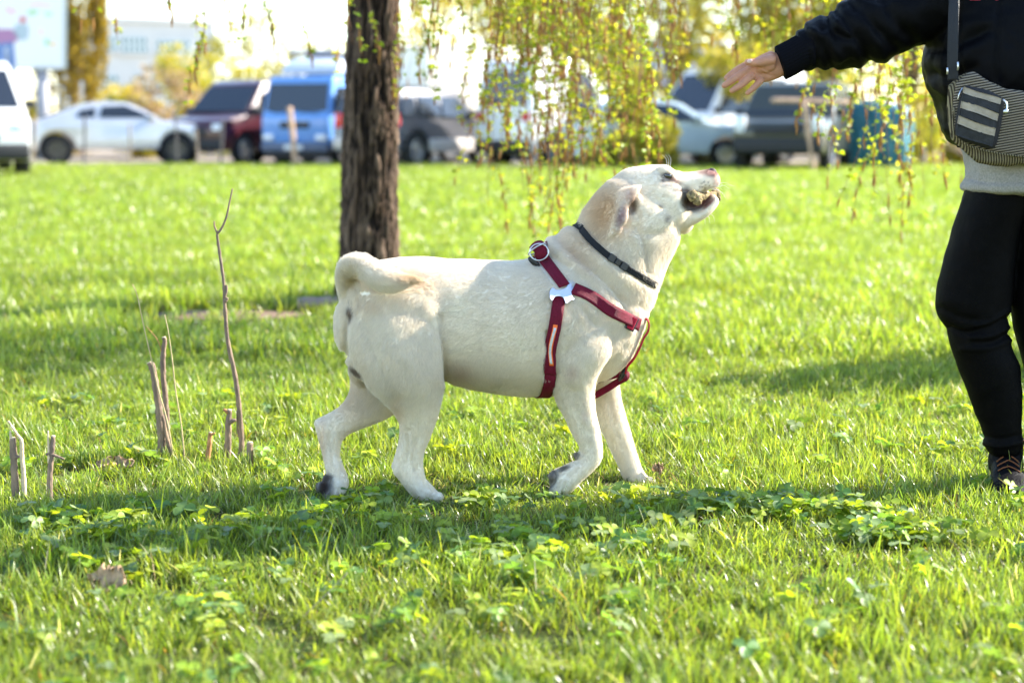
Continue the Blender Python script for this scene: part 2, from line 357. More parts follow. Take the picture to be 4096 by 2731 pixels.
# ------------------------------------------------------------------ vehicles
def paint(name, c, metal=.0, rough=.3): return mat(name, c, rough=rough, spec=.5, metal=metal, coat=.6, var=.06, vscale=3)
m_glass = mat('tinted_glass', (0.02, 0.025, 0.035), rough=.06, spec=.7); m_tyre = mat('tyre_rubber', (0.02, 0.02, 0.02), rough=.85); m_rim = mat('alloy_rim', (0.55, 0.55, 0.56), rough=.3, metal=.9); m_trim = mat('black_trim', (0.02, 0.02, 0.022), rough=.6)
m_lamp = mat('headlamp_lens', (0.75, 0.77, 0.8), rough=.1, spec=.8); m_red = mat('red_lens', (0.65, 0.015, 0.015), rough=.15, spec=.6); m_chrome = mat('chrome', (0.8, 0.8, 0.8), rough=.12, metal=1); m_plate2 = mat('number_plate', (0.72, 0.72, 0.70), rough=.5)
def prism(pts, wf, wscale=1.0, flip=False):
    """side profile (x,z) swept across the width; wf(z) gives the half width"""
    n = len(pts); V = [(x, -wf(x, z)*wscale, z) for x, z in pts]+[(x, wf(x, z)*wscale, z) for x, z in pts]
    F = [tuple(range(n))[::-1], tuple(range(n, 2*n))]+[(k, (k+1) % n, n+(k+1) % n, n+k) for k in range(n)]
    return V, F
def vpart(root, name, V, F, m, bev=0, smooth_=False, segs=3):
    me = mesh_of(name, V, F, m, smooth_); fix_normals(me); o = link(name, me, root)
    if bev:
        b = o.modifiers.new('bevel', 'BEVEL'); b.width = bev; b.segments = segs; b.limit_method = 'ANGLE'; b.angle_limit = math.radians(20); b.use_clamp_overlap = True
        me.polygons.foreach_set('use_smooth', np.ones(len(me.polygons), bool))
    return o
def wheel(root, x, y, r, w=.21, rim=None):
    s = 1 if y > 0 else -1; N_ = 28
    def lathe(prof):
        V = [(x+q*math.cos(2*math.pi*k/N_), y+s*t, r+q*math.sin(2*math.pi*k/N_)) for q, t in prof for k in range(N_)]
        return V, [(i*N_+k, i*N_+(k+1) % N_, (i+1)*N_+(k+1) % N_, (i+1)*N_+k) for i in range(len(prof)-1) for k in range(N_)]
    o = vpart(root, 'wheel', *lathe([(r*.66, -w/2), (r*.93, -w/2), (r, -w*.36), (r, w*.36), (r*.93, w/2), (r*.66, w/2), (r*.64, w*.3)]), m_tyre, smooth_=True)
    mb = MB(); V, F = lathe([(r*.66, w*.42), (r*.6, w*.46), (r*.56, w*.2), (r*.01, w*.16)]); mb.add(V, F)
    for k in range(5):
        a = 2*math.pi*k/5+.3; c, sn = math.cos(a), math.sin(a); b = []
        for q, h in ((.08*r, .07), (.6*r, .05)):
            for d in (-h*.5, h*.5):
                for t in (w*.2, w*.4): b.append((x+q*c-d*sn, y+s*t, r+q*sn+d*c))
        mb.add(b, [(0,1,3,2),(4,6,7,5),(0,4,5,1),(2,3,7,6),(1,5,7,3),(0,2,6,4)])
    me = mesh_of('rim', mb.v, mb.f, rim or m_rim, False); fix_normals(me); link('rim', me, o)
def arch_profile(lo, L, wheels, r, zb):
    """bottom edge of the body from rear to front with wheel arches; returns list of (x,z)"""
    out = [(-L/2+.06, zb)]
    for wx in wheels:
        for k in range(9):
            a = math.pi-math.pi*k/8; out.append((wx+(r+.06)*math.cos(a), max(zb, r+(r+.06)*math.sin(a))))
    out.append((L/2-.05, zb)); return out
def car(name, label, px, py, Y, rz, L, W, H, col, roof, hood, kind='car', r=.33, zb=.24, wheels=None, rim=None, extra=None, plate_front=False):
    """roof: list of (x,z) for the greenhouse from the rear belt over the roof to the front belt; hood: upper outline pieces"""
    g = P(px, py, Y); root = thing(name, label, kind, (g.x, g.y, 0), rz); wx = wheels or (-L*.29, L*.30)
    belt = roof[0][1]; wt = lambda x, z: W/2*(1-.20*max(0, (z-belt)/(H-belt))**1.1)-(.10*max(0, abs(x)/(L/2)-.72)**1.0*W if z < belt+.05 else 0)
    prof = arch_profile(0, L, wx, r, zb)+hood['front']+roof[::-1]+hood['rear']
    vpart(root, 'body', *prism(prof, wt), col, .045)
    for x in wx:
        for s in (-1, 1): wheel(root, x, s*(W/2-.11), r, rim=rim)
    return root, wt
def side_glass(root, wt, quads, m=None):
    for q in quads:
        for s in (-1, 1):
            V = [(x, s*(wt(x, z)+.006), z) for x, z in q]+[(x, s*(wt(x, z)-.03), z) for x, z in q]; n = len(q)
            vpart(root, 'side_window', V, [tuple(range(n)), tuple(range(n, 2*n))[::-1]]+[(k, (k+1) % n, n+(k+1) % n, n+k) for k in range(n)], m or m_glass)
def cross_glass(root, name, wt, a, b, inset=.09, off=.012, m=None):
    """pane across the car between profile points a (low) and b (high)"""
    d = np.array([b[0]-a[0], b[1]-a[1]]); n = np.array([d[1], -d[0]]); n /= np.linalg.norm(n)
    if (name == 'rear_window' and n[0] > 0) or (name == 'windscreen' and n[0] < 0): n = -n
    a2, b2 = np.array(a)+d*.06, np.array(b)-d*.06; V = []
    for t in (off, -.03):
        for p in (a2, b2):
            for s in (-1, 1): V.append((p[0]+n[0]*t, s*(wt(*p)-inset), p[1]+n[1]*t))
    vpart(root, name, V, [(0,1,3,2),(4,6,7,5),(0,4,5,1),(2,3,7,6),(1,5,7,3),(0,2,6,4)], m or m_glass)
def boxp(root, name, lo, hi, m, bev=.015): return vpart(root, name, *(lambda b: (b.v, b.f))(MB().box(lo, hi)), m, bev, segs=2)
def lamps(root, L, W, zf, zr, wl=.30, hl=.13, headl=True):
    for s in (-1, 1):
        y0, y1 = sorted((s*(W/2-.08), s*(W/2-.08-wl)))
        if headl: boxp(root, 'headlight', (L/2-.16, y0, zf), (L/2-.005, y1, zf+hl), m_lamp, .03)
        boxp(root, 'tail_light', (-L/2+.01, y0, zr), (-L/2+.14, y1, zr+hl), m_red, .02)
def bumper(root, L, W, z0, z1, m=None):
    boxp(root, 'front_bumper', (L/2-.22, -W/2+.06, z0), (L/2+.05, W/2-.06, z1), m or m_trim, .05); boxp(root, 'rear_bumper', (-L/2-.05, -W/2+.06, z0), (-L/2+.22, W/2-.06, z1), m or m_trim, .05)
def mirrors(root, x, z, W, m):
    for s in (-1, 1): y0, y1 = sorted((s*(W/2-.02), s*(W/2+.17))); boxp(root, 'wing_mirror', (x-.06, y0, z), (x+.06, y1, z+.13), m, .03)
# silver coupe, nose to the right
m_silver = paint('silver_paint', (0.62, 0.61, 0.62), .35, .28)
root, wt = car('silver_coupe', 'silver coupe parked nose right behind the thin fence posts', 455, 655, 39.5, math.radians(17), 4.4, 1.9, 1.42, m_silver,
    [(-1.75,.98),(-1.25,1.16),(-.75,1.36),(-.2,1.42),(.25,1.40),(.62,1.24),(1.02,1.0)], {'front': [(2.16,.34),(2.2,.62),(2.12,.80),(1.7,.92)], 'rear': [(-2.05,1.0),(-2.17,.9),(-2.2,.6),(-2.14,.34)]}, r=.345, zb=.22, wheels=(-1.28, 1.36), rim=mat('dark_rim', (0.09, 0.085, 0.08), rough=.35, metal=.7))
side_glass(root, wt, [[(-.35,1.06),(-.28,1.30),(.22,1.33),(.62,1.16),(.82,1.05)], [(-.85,1.08),(-.75,1.22),(-.42,1.28),(-.45,1.06)]]); cross_glass(root, 'rear_window', wt, (-1.72,1.0), (-.8,1.35)); cross_glass(root, 'windscreen', wt, (1.0,1.02), (.3,1.39)); lamps(root, 4.4, 1.9, .62, .72, .34); bumper(root, 4.4, 1.9, .26, .52, m_silver); mirrors(root, .8, 1.0, 1.9, m_silver)
boxp(root, 'rear_panel', (-2.215,-.62,.70), (-2.12,.62,.88), m_red, .02); boxp(root, 'rear_diffuser', (-2.27,-.7,.22), (-2.1,.7,.40), m_trim, .02)
# dark red van, nose to the left
m_wine = paint('dark_red_paint', (0.055, 0.008, 0.014)); van_w = lambda W, H, belt: (lambda x, z: W/2*(1-.10*max(0, (z-belt)/(H-belt))))
def van(name, label, px, py, Y, rz, L, W, H, m, kind='van', r=.34, nose=.9, low=None, roofz=None, panes=True, rear_glass=False):
    front = [(L/2-.02,.36),(L/2,.78),(L/2-.12,1.0),(L/2-nose,1.14)]; roof = [(-L/2+.03,1.1),(-L/2+.12,H-.1),(-L/2+.3,H),(L/2-nose-1.0,H),(L/2-nose-.72,H-.10),(L/2-nose,1.14)]
    root, wt = car(name, label, px, py, Y, rz, L, W, H, m, roof, {'front': front[:-1], 'rear': [(-L/2,.9),(-L/2+.01,.36)]}, kind, r, .30, (-L*.30, L*.31))
    cross_glass(root, 'windscreen', wt, (L/2-nose,1.16), (L/2-nose-.72,H-.12)); x1 = L/2-nose-.95
    side_glass(root, wt, [[(x1-.55,1.16),(x1-.5,H-.28),(x1+.15,H-.28),(x1+.72,1.16)]]+([[(x1-1.6,1.16),(x1-1.55,H-.28),(x1-.68,H-.28),(x1-.7,1.16)]] if panes else []))
    if rear_glass: cross_glass(root, 'rear_window', wt, (-L/2+.04,1.25), (-L/2+.12,H-.2), .16, .02)
    lamps(root, L, W, .72, .95, .26, .2); bumper(root, L, W, .32, .58, low); mirrors(root, L/2-nose-.2, 1.18, W, m_trim); boxp(root, 'grille', (L/2-.06,-.42,.62), (L/2+.012,.42,.84), m_trim, .01)
    for s in (-1, 1): boxp(root, 'door_handle', (x1-.45, s*(W/2)-.012, 1.0), (x1-.3, s*(W/2)+.014, 1.04), m_trim, .004)
    return root
van('dark_red_van', 'dark red van parked half hidden behind the blue truck', 1000, 652, 41, math.radians(240), 4.2, 1.85, 1.95, m_wine)
# blue truck cab with load box behind
m_blue = paint('blue_paint', (0.13, 0.30, 0.66)); m_box = paint('pale_box', (0.62, 0.64, 0.70), rough=.5)
g = P(1215, 652, 38.5); trk = thing('blue_truck', 'light blue small truck with dark windscreen left of the tree trunk', 'truck', (g.x+.15, g.y, 0), math.radians(-90-26)); tw = lambda x, z: .95-.05*max(0, z-1.1)
cabp = [(-.95,.42),(.58,.42),(.66,.62),(.68,1.12),(.58,1.30),(.40,2.02),(.30,2.12),(-.85,2.14),(-.95,2.05)]
vpart(trk, 'cab', *prism(cabp, tw), m_blue, .06); cross_glass(trk, 'windscreen', tw, (.60,1.24), (.42,1.98), .09, .012); side_glass(trk, tw, [[(-.35,1.22),(-.33,1.85),(.25,1.85),(.42,1.22)]])
boxp(trk, 'grille', (.64,-.42,.88), (.70,.42,1.04), m_trim, .04); boxp(trk, 'front_bumper', (.5,-.93,.34), (.74,.93,.56), mat('truck_bumper', (0.10, 0.13, 0.20), rough=.5), .04); boxp(trk, 'lower_apron', (.4,-.88,.18), (.66,.88,.33), m_trim, .03)
boxp(trk, 'number_plate', (.742,-.26,.38), (.752,.26,.49), m_plate2, .002)
for s in (-1, 1):
    y0, y1 = sorted((s*.88, s*.60)); boxp(trk, 'headlight', (.60,y0,.60), (.715,y1,.74), m_lamp, .02); y0, y1 = sorted((s*.96, s*1.16)); boxp(trk, 'wing_mirror', (.30,y0,1.35), (.42,y1,1.70), m_trim, .03)
    y0, y1 = sorted((s*.36, s*.40)); boxp(trk, 'wiper', (.60,y0-.25,1.25), (.625,y1+.25,1.275), m_trim, .004)
    for x in (-.05, -2.6): wheel(trk, x, s*.80, .36)
vpart(trk, 'wind_deflector', *prism([(-.9,2.18),(.05,2.18),(-.05,2.34),(-.5,2.56),(-.9,2.62)], lambda x, z: .8), paint('grey_deflector', (0.50, 0.54, 0.62)), .05)
boxp(trk, 'roof_light_bar', (-.3,-.7,2.66), (-.18,.7,2.76), mat('light_bar', (0.45, 0.45, 0.55), rough=.3), .02); boxp(trk, 'chassis', (-3.4,-.4,.42), (-.9,.4,.62), m_trim, .01); boxp(trk, 'load_box', (-3.5,-.98,.70), (-1.05,.98,1.75), m_box, .03); boxp(trk, 'deflector_strut', (-.86,-.6,2.12), (-.80,.6,2.70), m_trim, .01)
# dark suv seen from behind, silver skirts
m_dgrey = paint('dark_grey_paint', (0.085, 0.085, 0.10), .3); m_skirt = mat('silver_skirt', (0.50, 0.47, 0.45), rough=.45, metal=.3)
def suv(name, label, px, py, Y, rz, m, L=4.1, W=1.78, H=1.66, skirt=None):
    root, wt = car(name, label, px, py, Y, rz, L, W, H, m, [(-L/2+.06,1.02),(-L/2+.22,1.52),(-L/2+.45,H),(.35,H),(.62,H-.06),(1.15,1.04)], {'front': [(L/2-.02,.42),(L/2,.78),(L/2-.12,.95),(L/2-.5,1.02)], 'rear': [(-L/2,.8),(-L/2+.01,.42)]}, 'car', .36, .34, (-1.22, 1.30))
    side_glass(root, wt, [[(-.25,1.08),(-.22,1.50),(.42,1.50),(.92,1.08)], [(-1.1,1.08),(-1.05,1.50),(-.32,1.50),(-.34,1.08)], [(-1.75,1.10),(-1.62,1.46),(-1.18,1.50),(-1.22,1.08)]]); cross_glass(root, 'rear_window', wt, (-L/2+.08,1.08), (-L/2+.24,1.54), .12, .02); cross_glass(root, 'windscreen', wt, (1.13,1.06), (.60,1.60), .1)
    lamps(root, L, W, .74, .80, .2, .34); bumper(root, L, W, .36, .66, skirt); mirrors(root, .85, 1.08, W, m_trim); boxp(root, 'number_plate', (-L/2-.06,-.26,.72), (-L/2+.0,.26,.83), m_plate2, .004); boxp(root, 'grille', (L/2-.05,-.45,.70), (L/2+.012,.45,.86), m_trim, .01)
    if skirt:
        for s in (-1, 1): y0, y1 = sorted((s*(W/2-.03), s*(W/2+.035))); boxp(root, 'side_skirt', (-.80,y0,.33), (.88,y1,.60), skirt, .02)
    for s in (-1, 1): boxp(root, 'roof_rail', (-1.4, s*.60-.02, H+.01), (.3, s*.60+.02, H+.05), m_trim, .01)
    return root
suv('dark_grey_suv', 'dark grey off-roader with silver skirts just right of the tree trunk', 1668, 668, 37.4, math.radians(58), m_dgrey, L=3.75, skirt=m_skirt)
m_olive = paint('olive_paint', (0.045, 0.046, 0.030), .2)
suv('olive_suv', 'dark olive off-roader facing the camera behind the tilted wooden post', 3190, 680, 34.0, math.radians(-90-20), m_olive, L=4.2, W=1.8, H=1.72)
# white vans, pale car, cream box trailer
m_white = paint('white_paint', (0.80, 0.79, 0.77)); m_cream2 = mat('cream_panel', (0.86, 0.80, 0.64), rough=.7, var=.05, vscale=2)
van('white_van', 'white van seen from its shaded rear behind the hanging birch twigs', 2240, 668, 37.0, math.radians(45), 3.5, 1.75, 2.25, m_white, panes=False, rear_glass=True)
van('white_camper', 'white high van behind the olive off-roader\'s left side', 2880, 650, 41, math.radians(215), 4.2, 1.9, 2.25, m_white)
van('white_front_van', 'white van cut off by the left edge nearest the camera', -150, 690, 30.5, math.radians(-68), 4.8, 1.95, 2.0, m_white)
m_pale = paint('pale_aqua_paint', (0.66, 0.76, 0.78))
root, wt = car('pale_car', 'pale aqua hatchback parked low behind the dog\'s raised head', 2640, 676, 36.0, math.radians(8), 3.7, 1.68, 1.42, m_pale, [(-1.78,.92),(-1.55,1.28),(-1.2,1.42),(-.1,1.42),(.3,1.32),(.85,.94)], {'front': [(1.83,.34),(1.85,.62),(1.75,.78),(1.4,.88)], 'rear': [(-1.84,.7),(-1.82,.34)]}, r=.30, zb=.22, wheels=(-1.15, 1.2))
side_glass(root, wt, [[(-.35,.98),(-.32,1.32),(.12,1.30),(.62,.98)], [(-1.4,1.0),(-1.2,1.32),(-.42,1.33),(-.44,.98)]]); cross_glass(root, 'rear_window', wt, (-1.76,.95), (-1.53,1.3), .12, .02); cross_glass(root, 'windscreen', wt, (.83,.96), (.33,1.31)); lamps(root, 3.7, 1.68, .56, .66, .24); bumper(root, 3.7, 1.68, .24, .48, m_pale); mirrors(root, .6, .96, 1.68, m_pale)
g = P(1860, 640, 42.5); trl = thing('cream_trailer', 'big cream box trailer behind the dark grey off-roader', 'trailer', (g.x, g.y, 0), math.radians(42))
boxp(trl, 'box_body', (-2.1,-1.1,.75), (1.95,1.1,2.72), m_cream2, .08); boxp(trl, 'underframe', (-1.9,-.9,.52), (1.75,.9,.74), m_trim, .01); boxp(trl, 'roof_edge', (-2.14,-1.14,2.66), (1.99,1.14,2.75), mat('trailer_trim', (0.7, 0.66, 0.58), rough=.5), .02)
for x in (-1.2, 1.2):
    for s in (-1, 1): wheel(trl, x, s*.85, .36)
for k in range(5): boxp(trl, 'panel_rib', (-1.7+k*.85,-1.125,.85), (-1.66+k*.85,-1.101,2.6), mat('rib%d' % k, (0.8, 0.74, 0.6), rough=.6), .004)
# tarpaulin covered stack
g = P(3500, 672, 35.0); tarp = thing('tarp_stack', 'blue-green tarpaulin draped over a stack beside the olive off-roader', 'tarpaulin', (g.x, g.y, 0), math.radians(-20)); mb = MB()
mb.add(*loft([(np.array([-.62,0,.62]), np.array([0,0,.62]), np.array([0,.55,0])), (np.array([0,0,.68]), np.array([0,0,.68]), np.array([0,.6,0])), (np.array([.62,0,.6]), np.array([0,0,.6]), np.array([0,.55,0]))], n=40, ex=5, endround=.05)); v, f = fuse(mb, .03, 3); n_ = normals_of(v, f); v = v+n_*(np.abs(fbm(v*np.array([1,1,.25]), 5, 3))*.09)[:, None]; v[:, 2] = np.maximum(v[:, 2], .004)
link('cover', mesh_of('cover', v, f, mat('teal_tarp', (0.02, 0.105, 0.15), rough=.45, spec=.4, var=.35, vscale=5, vcol=(0.05, 0.22, 0.26))), tarp); boxp(tarp, 'pallet', (-.55,-.5,.003), (.55,.5,.12), mat('pallet_wood', (0.30, 0.22, 0.14), rough=.9), .01)

# ------------------------------------------------------------------ fence posts
m_post = mat('weathered_post', (0.30, 0.235, 0.185), rough=.9, var=.4, vscale=12); m_iron = mat('dark_iron_post', (0.10, 0.09, 0.09), rough=.7); m_newwood = mat('fresh_plank', (0.55, 0.36, 0.24), rough=.8, var=.2, vscale=8)
for label, x0, y0, x1, y1, w, m in (('slanted grey wooden post beside the white van at the left edge', 122, 668, 138, 480, .08, m_post), ('dark iron post in front of the coupe\'s rear wheel', 334, 668, 338, 470, .055, m_iron), ('thin pale post in front of the coupe\'s door', 520, 668, 518, 500, .045, m_post), ('thin dark post by the coupe\'s front wheel', 706, 668, 700, 440, .045, m_iron),
        ('grey iron post left of the dark red van', 880, 676, 890, 480, .06, m_iron), ('fresh tilted wooden plank leaning in front of the blue truck', 1182, 660, 1158, 430, .11, m_newwood), ('fresh tilted wooden pole in front of the olive off-roader', 3256, 700, 3216, 412, .10, m_newwood), ('thin grey post between the coupe and the dark red van', 790, 672, 784, 520, .04, m_post), ('short pale stake right of the tarpaulin stack', 3690, 690, 3694, 590, .10, m_post), ('thin dark pole behind the hanging twigs by the white van', 2168, 672, 2172, 420, .10, m_iron)):
    yp_ = 31.8 if 'olive' in label else 35.6; a = np.array(P(x0, y0, yp_)); b = np.array(P(x1, y1, yp_)); a[2] = -.05; root = thing('fence_post', label, 'post', (a[0], a[1], 0), group='fence posts along the car park')
    n_ = 6; v, f = tube(catmull([a, (a+b)/2+np.array([.01,0,0]), b], 6), w/2, 8); part(root, 'post_shaft', v, f, m); t = (b-a)/np.linalg.norm(b-a); part(root, 'post_top', *tube([b, b+t*.015], [w/2*.95, w/2*.6], 8), m)
a, b = np.array(P(3085, 402, 31.88)), np.array(P(3390, 412, 31.88)); rl_ = thing('wooden_rail', 'pale horizontal rail across the top of the fresh wooden pole', 'rail', tuple(a)); part(rl_, 'rail_bar', *tube(catmull([a, (a+b)/2+np.array([0,0,.01]), b], 6), .045, 8), m_newwood); part(rl_, 'rail_end', *tube([b, b+np.array([.02,0,0])], [.043, .03], 8), m_newwood)

# ------------------------------------------------------------------ billboard
YB = 46.0; bb = thing('billboard', 'white billboard with faint coloured print on a grey post at upper left', 'billboard', (P(168,470,YB).x, YB+.2, 0)); m_board = mat('billboard_white', (0.85, 0.86, 0.87), rough=.6)
def qd(root, name, pts, Y, m, th=.02):
    V = [np.array(P(x, y, Y)) for x, y in pts]; n = len(V); V += [v+np.array([0, th, 0]) for v in V]; part(root, name, V, [tuple(range(n)), tuple(range(n, 2*n))[::-1]]+[(k, (k+1) % n, n+(k+1) % n, n+k) for k in range(n)], m, smooth_=False)
qd(bb, 'panel', [(-420,-260),(246,-260),(242,270),(-420,262)], YB, m_board, .12); qd(bb, 'panel_frame', [(246,-262),(258,-262),(254,276),(242,272)], YB-.02, mat('board_frame', (0.55, 0.62, 0.58), rough=.5), .16); qd(bb, 'panel_frame', [(-420,264),(244,271),(244,279),(-420,272)], YB-.02, mat('board_frame_low', (0.5, 0.55, 0.53), rough=.5), .15)
bb.rotation_euler = (0, 0, math.radians(14))
pv_, pf_ = tube([np.array(P(170,272,YB+.2)), np.array(P(170,470,YB+.2))*np.array([1,1,0])+np.array([0,0,-.1])], .17, 14); part(bb, 'post', pv_, pf_, mat('grey_post', (0.33, 0.33, 0.36), rough=.6))
YI = YB-.006
for name, col, pts in (('print_sleeve', (0.42,0.22,0.38), [(-60,118),(52,120),(72,150),(58,172),(0,176),(-60,176)]), ('print_jeans', (0.16,0.26,0.52), [(-60,182),(50,170),(62,300),(-60,306)]), ('print_highlight', (0.62,0.72,0.85), [(14,190),(34,188),(40,290),(20,295)]), ('print_cap', (0.62,0.16,0.16), [(72,72),(94,68),(100,88),(78,96)]), ('print_figure', (0.45,0.55,0.60), [(58,100),(100,96),(110,120),(104,160),(70,164),(50,130)]),
        ('print_leaf', (0.45,0.72,0.42), [(100,52),(120,38),(150,46),(130,62),(104,60)]), ('print_leaf', (0.5,0.75,0.45), [(170,46),(200,52),(196,66),(172,62)]), ('print_green_spot', (0.35,0.70,0.35), [(170,160),(186,158),(188,180),(172,182)]), ('print_orange_spot', (0.95,0.68,0.30), [(192,170),(212,168),(214,186),(194,188)]), ('print_coral_spot', (0.95,0.62,0.50), [(150,114),(160,112),(162,142),(152,144)]),
        ('print_zigzag', (0.90,0.45,0.50), [(18,30),(26,28),(34,48),(42,34),(50,52),(56,36),(60,38),(50,64),(42,46),(34,60)]), ('print_stroke', (0.92,0.60,0.60), [(110,18),(150,12),(196,22),(194,30),(150,22),(112,28)])):
    qd(bb, name, pts, YI, mat(name, col, rough=.6), .004)

# ------------------------------------------------------------------ buildings
def building(name, label, x0, x1, ytop, Y, depth, wallm, wins, paneM, par=None, rot=math.radians(20)):
    a, b = P(x0, 500, Y), P(x1, 500, Y); zt = P(0, ytop, Y).z; root = thing(name, label, 'building', ((a.x+b.x)/2, Y, 0), rot); kx = 1/math.cos(rot); cx0 = root.location.x
    boxp(root, 'wall', ((a.x-cx0)*kx, 0, 0), ((b.x-cx0)*kx, depth, zt), wallm, 0); boxp(root, 'parapet', ((a.x-cx0)*kx-.12, -.12, zt+.002), ((b.x-cx0)*kx+.12, depth+.12, zt+.25), par or wallm, .02)
    for (wx0, wy0, wx1, wy1, cols, rows) in wins:
        p, q = P(wx0, wy1, Y), P(wx1, wy0, Y); X0, X1, Z0, Z1 = (p.x-cx0)*kx, (q.x-cx0)*kx, p.z, q.z
        w = boxp(root, 'window', (X0,-.05,Z0), (X1,.05,Z1), m_frame, 0); cw, rh = (X1-X0)/cols, (Z1-Z0)/rows
        for i in range(cols):
            for j in range(rows): boxp(w, 'pane', (X0+i*cw+.05,-.07,Z0+j*rh+.05), (X0+(i+1)*cw-.05,-.052,Z0+(j+1)*rh-.05), paneM, 0)
        boxp(root, 'window_sill', (X0-.08,-.16,Z0-.09), (X1+.08,.02,Z0-.01), wallm, 0)
    return root
m_frame = mat('window_frame', (0.70, 0.76, 0.76), rough=.5); m_wall = mat('white_render', (0.66, 0.66, 0.63), rough=.85, var=.04, vscale=1); m_pane = mat('pale_pane', (0.16, 0.26, 0.27), rough=.12, spec=.6)
building('white_building', 'white flat-roofed building with long window bands behind the silver coupe', 330, 850, 95, 75, 9, m_wall, [(400,150,480,208,4,2),(492,150,588,214,5,2),(622,160,752,214,6,2),(398,302,482,362,4,2),(540,300,640,362,5,2)], m_pane)
building('blue_building', 'pale blue building showing in gaps between the far trees', 2440, 2900, 185, 80, 8, mat('pale_blue_render', (0.50, 0.56, 0.78), rough=.85), [(2480,230,2560,290,3,2),(2620,230,2700,290,3,2)], mat('bluish_pane', (0.30, 0.35, 0.55), rough=.1))

# ------------------------------------------------------------------ far trees and bushes
trk.scale = (.93, .93, .93)
m_far = leaf_material('far_leaf', .45, (1.7, 1.5, .5), .6, .2); m_ftrunk = mat('far_trunk', (0.12, 0.085, 0.06), rough=.9); m_twiggy = mat('bare_twigs', (0.30, 0.23, 0.20), rough=.9)
def far_tree(name, label, px, pyb, Y, w, h, base, cols, n, ls, seed, weep=False, cat='tree', group=None, trunk=.18, lobes=9):
    """crown of separate leaf faces gathered into clumps on forked limbs; w,h in metres; base: where the crown begins"""
    r = np.random.default_rng(seed); g = P(px, pyb, Y); root = thing(name, label, cat, (g.x, g.y, 0), group=group); mb = MB()
    zc = base+(h-base)*.5; top = np.array([0, 0, h*.8]); cl = []
    if trunk: mb.add(*tube(catmull([np.array([0,0,-.1]), np.array([.1*w*.2,0,base*.7+.2]), top], 5), np.linspace(trunk, .03, 11), 8))
    for k in range(lobes):
        a = r.uniform(0, 6.28); rr = w/2*math.sqrt(r.uniform(.05, 1)); z = base+(h-base)*r.uniform(.08, .95); s = 1-.55*abs((z-zc)/(h-base))
        c = np.array([math.cos(a)*rr*s, math.sin(a)*rr*s, z]); cl.append((c, r.uniform(.16, .30)*min(w, h-base)))
        if trunk or True: mb.add(*tube(catmull([np.array([0,0,min(z*.6, base+.2)]), c*np.array([.5,.5,.85]), c], 4), np.linspace(max(trunk*.35, .02), .008, 9), 5))
    tagm = m_twiggy if trunk == 0 else m_ftrunk; part_ = vpart(root, 'trunk' if trunk else 'stems', mb.v, mb.f, tagm, smooth_=True)
    k = r.integers(0, lobes, n); C = np.array([c for c, _ in cl])[k]; R = np.array([q for _, q in cl])[k]
    d = r.normal(0, 1, (n, 3)); d /= np.linalg.norm(d, axis=1)[:, None]; p = C+d*(R*r.uniform(.3, 1, n)**.5)[:, None]*np.array([1, 1, 1.0 if not weep else 2.0])
    if weep: p[:, 2] = C[:, 2]-np.abs(r.normal(0, 1, n))*R*2.6; p[:, :2] = C[:, :2]+d[:, :2]*(R*.5)[:, None]
    p[:, 2] = np.maximum(p[:, 2], .06)
    u = r.normal(0, 1, (n, 3)); u /= np.linalg.norm(u, axis=1)[:, None]; v = np.cross(u, r.normal(0, 1, (n, 3))); v /= np.linalg.norm(v, axis=1)[:, None]; s = ls*r.uniform(.6, 1.3, n)[:, None]
    V = np.stack([p-u*s, p+v*s*.55, p+u*s, p-v*s*.55], 1).reshape(-1, 3); F = np.arange(n*4).reshape(n, 4)
    me = mesh_of('crown', V, F, m_far); cc = np.array(cols)[r.integers(0, len(cols), n)]*r.uniform(.75, 1.25, (n, 1)); set_color(me, 'blade', np.repeat(cc, 4, 0)); tag(link('crown', me, root), kind='stuff')
    return root
YEL = [(0.40,0.36,0.07),(0.46,0.40,0.09),(0.34,0.32,0.06)]; YG = [(0.30,0.32,0.05),(0.37,0.36,0.06),(0.24,0.27,0.05),(0.42,0.38,0.10)]; GOLD = [(0.30,0.21,0.04),(0.24,0.18,0.04),(0.34,0.26,0.06)]; PINKB = [(0.30,0.23,0.20),(0.36,0.28,0.26),(0.25,0.21,0.15)]
far_tree('willow_tree', 'golden weeping willow between the billboard and the white building', 300, 480, 52, 2.2, 7.5, 1.5, GOLD, 5200, .10, 1, weep=True, trunk=.24, lobes=14)
bush = 'bushes behind the parked cars'; far = 'tall trees beyond the car park'
for i, (lab, px, Y, w, h, cols, n) in enumerate((('low yellow-green bush behind the coupe\'s tail', 130, 47, 2.6, 1.7, YG, 1700), ('wide yellow-green bush behind the coupe\'s roof', 430, 46, 3.6, 1.55, YG, 2300), ('yellow bush over the coupe\'s bonnet', 620, 47, 2.8, 1.9, YEL, 1900), ('pinkish twiggy shrub right of the white building', 690, 45, 1.7, 2.5, PINKB, 1100), ('tall yellow-green bush left of the dark red van', 830, 49, 3.2, 2.9, YG, 2600), ('upright pale yellow tree in front of the sky left of the trunk', 990, 56, 3.0, 4.8, YEL, 2400), ('thin pale yellow tree just left of the trunk', 1180, 60, 3.4, 4.2, YEL, 1900),
        ('dense bush in front of the pale aqua car\'s tail', 2500, 34.4, 2.3, 1.95, YG, 3600), ('leafy bush left of the olive off-roader', 2830, 40.5, 2.4, 2.4, YG, 2400), ('small bush behind the tarpaulin stack', 3640, 40, 2.4, 2.0, YG, 2000), ('low green bush at the right by the person\'s hip', 3860, 38, 3.0, 1.5, YG, 2000))):
    far_tree('bush' if h < 3 else 'young_tree', lab, px, 640, Y, w, h, .05 if h < 3 else .8, cols, n, .085, 20+i, cat='bush' if h < 3 else 'tree', group=bush, trunk=0 if h < 3 else .08, lobes=10)
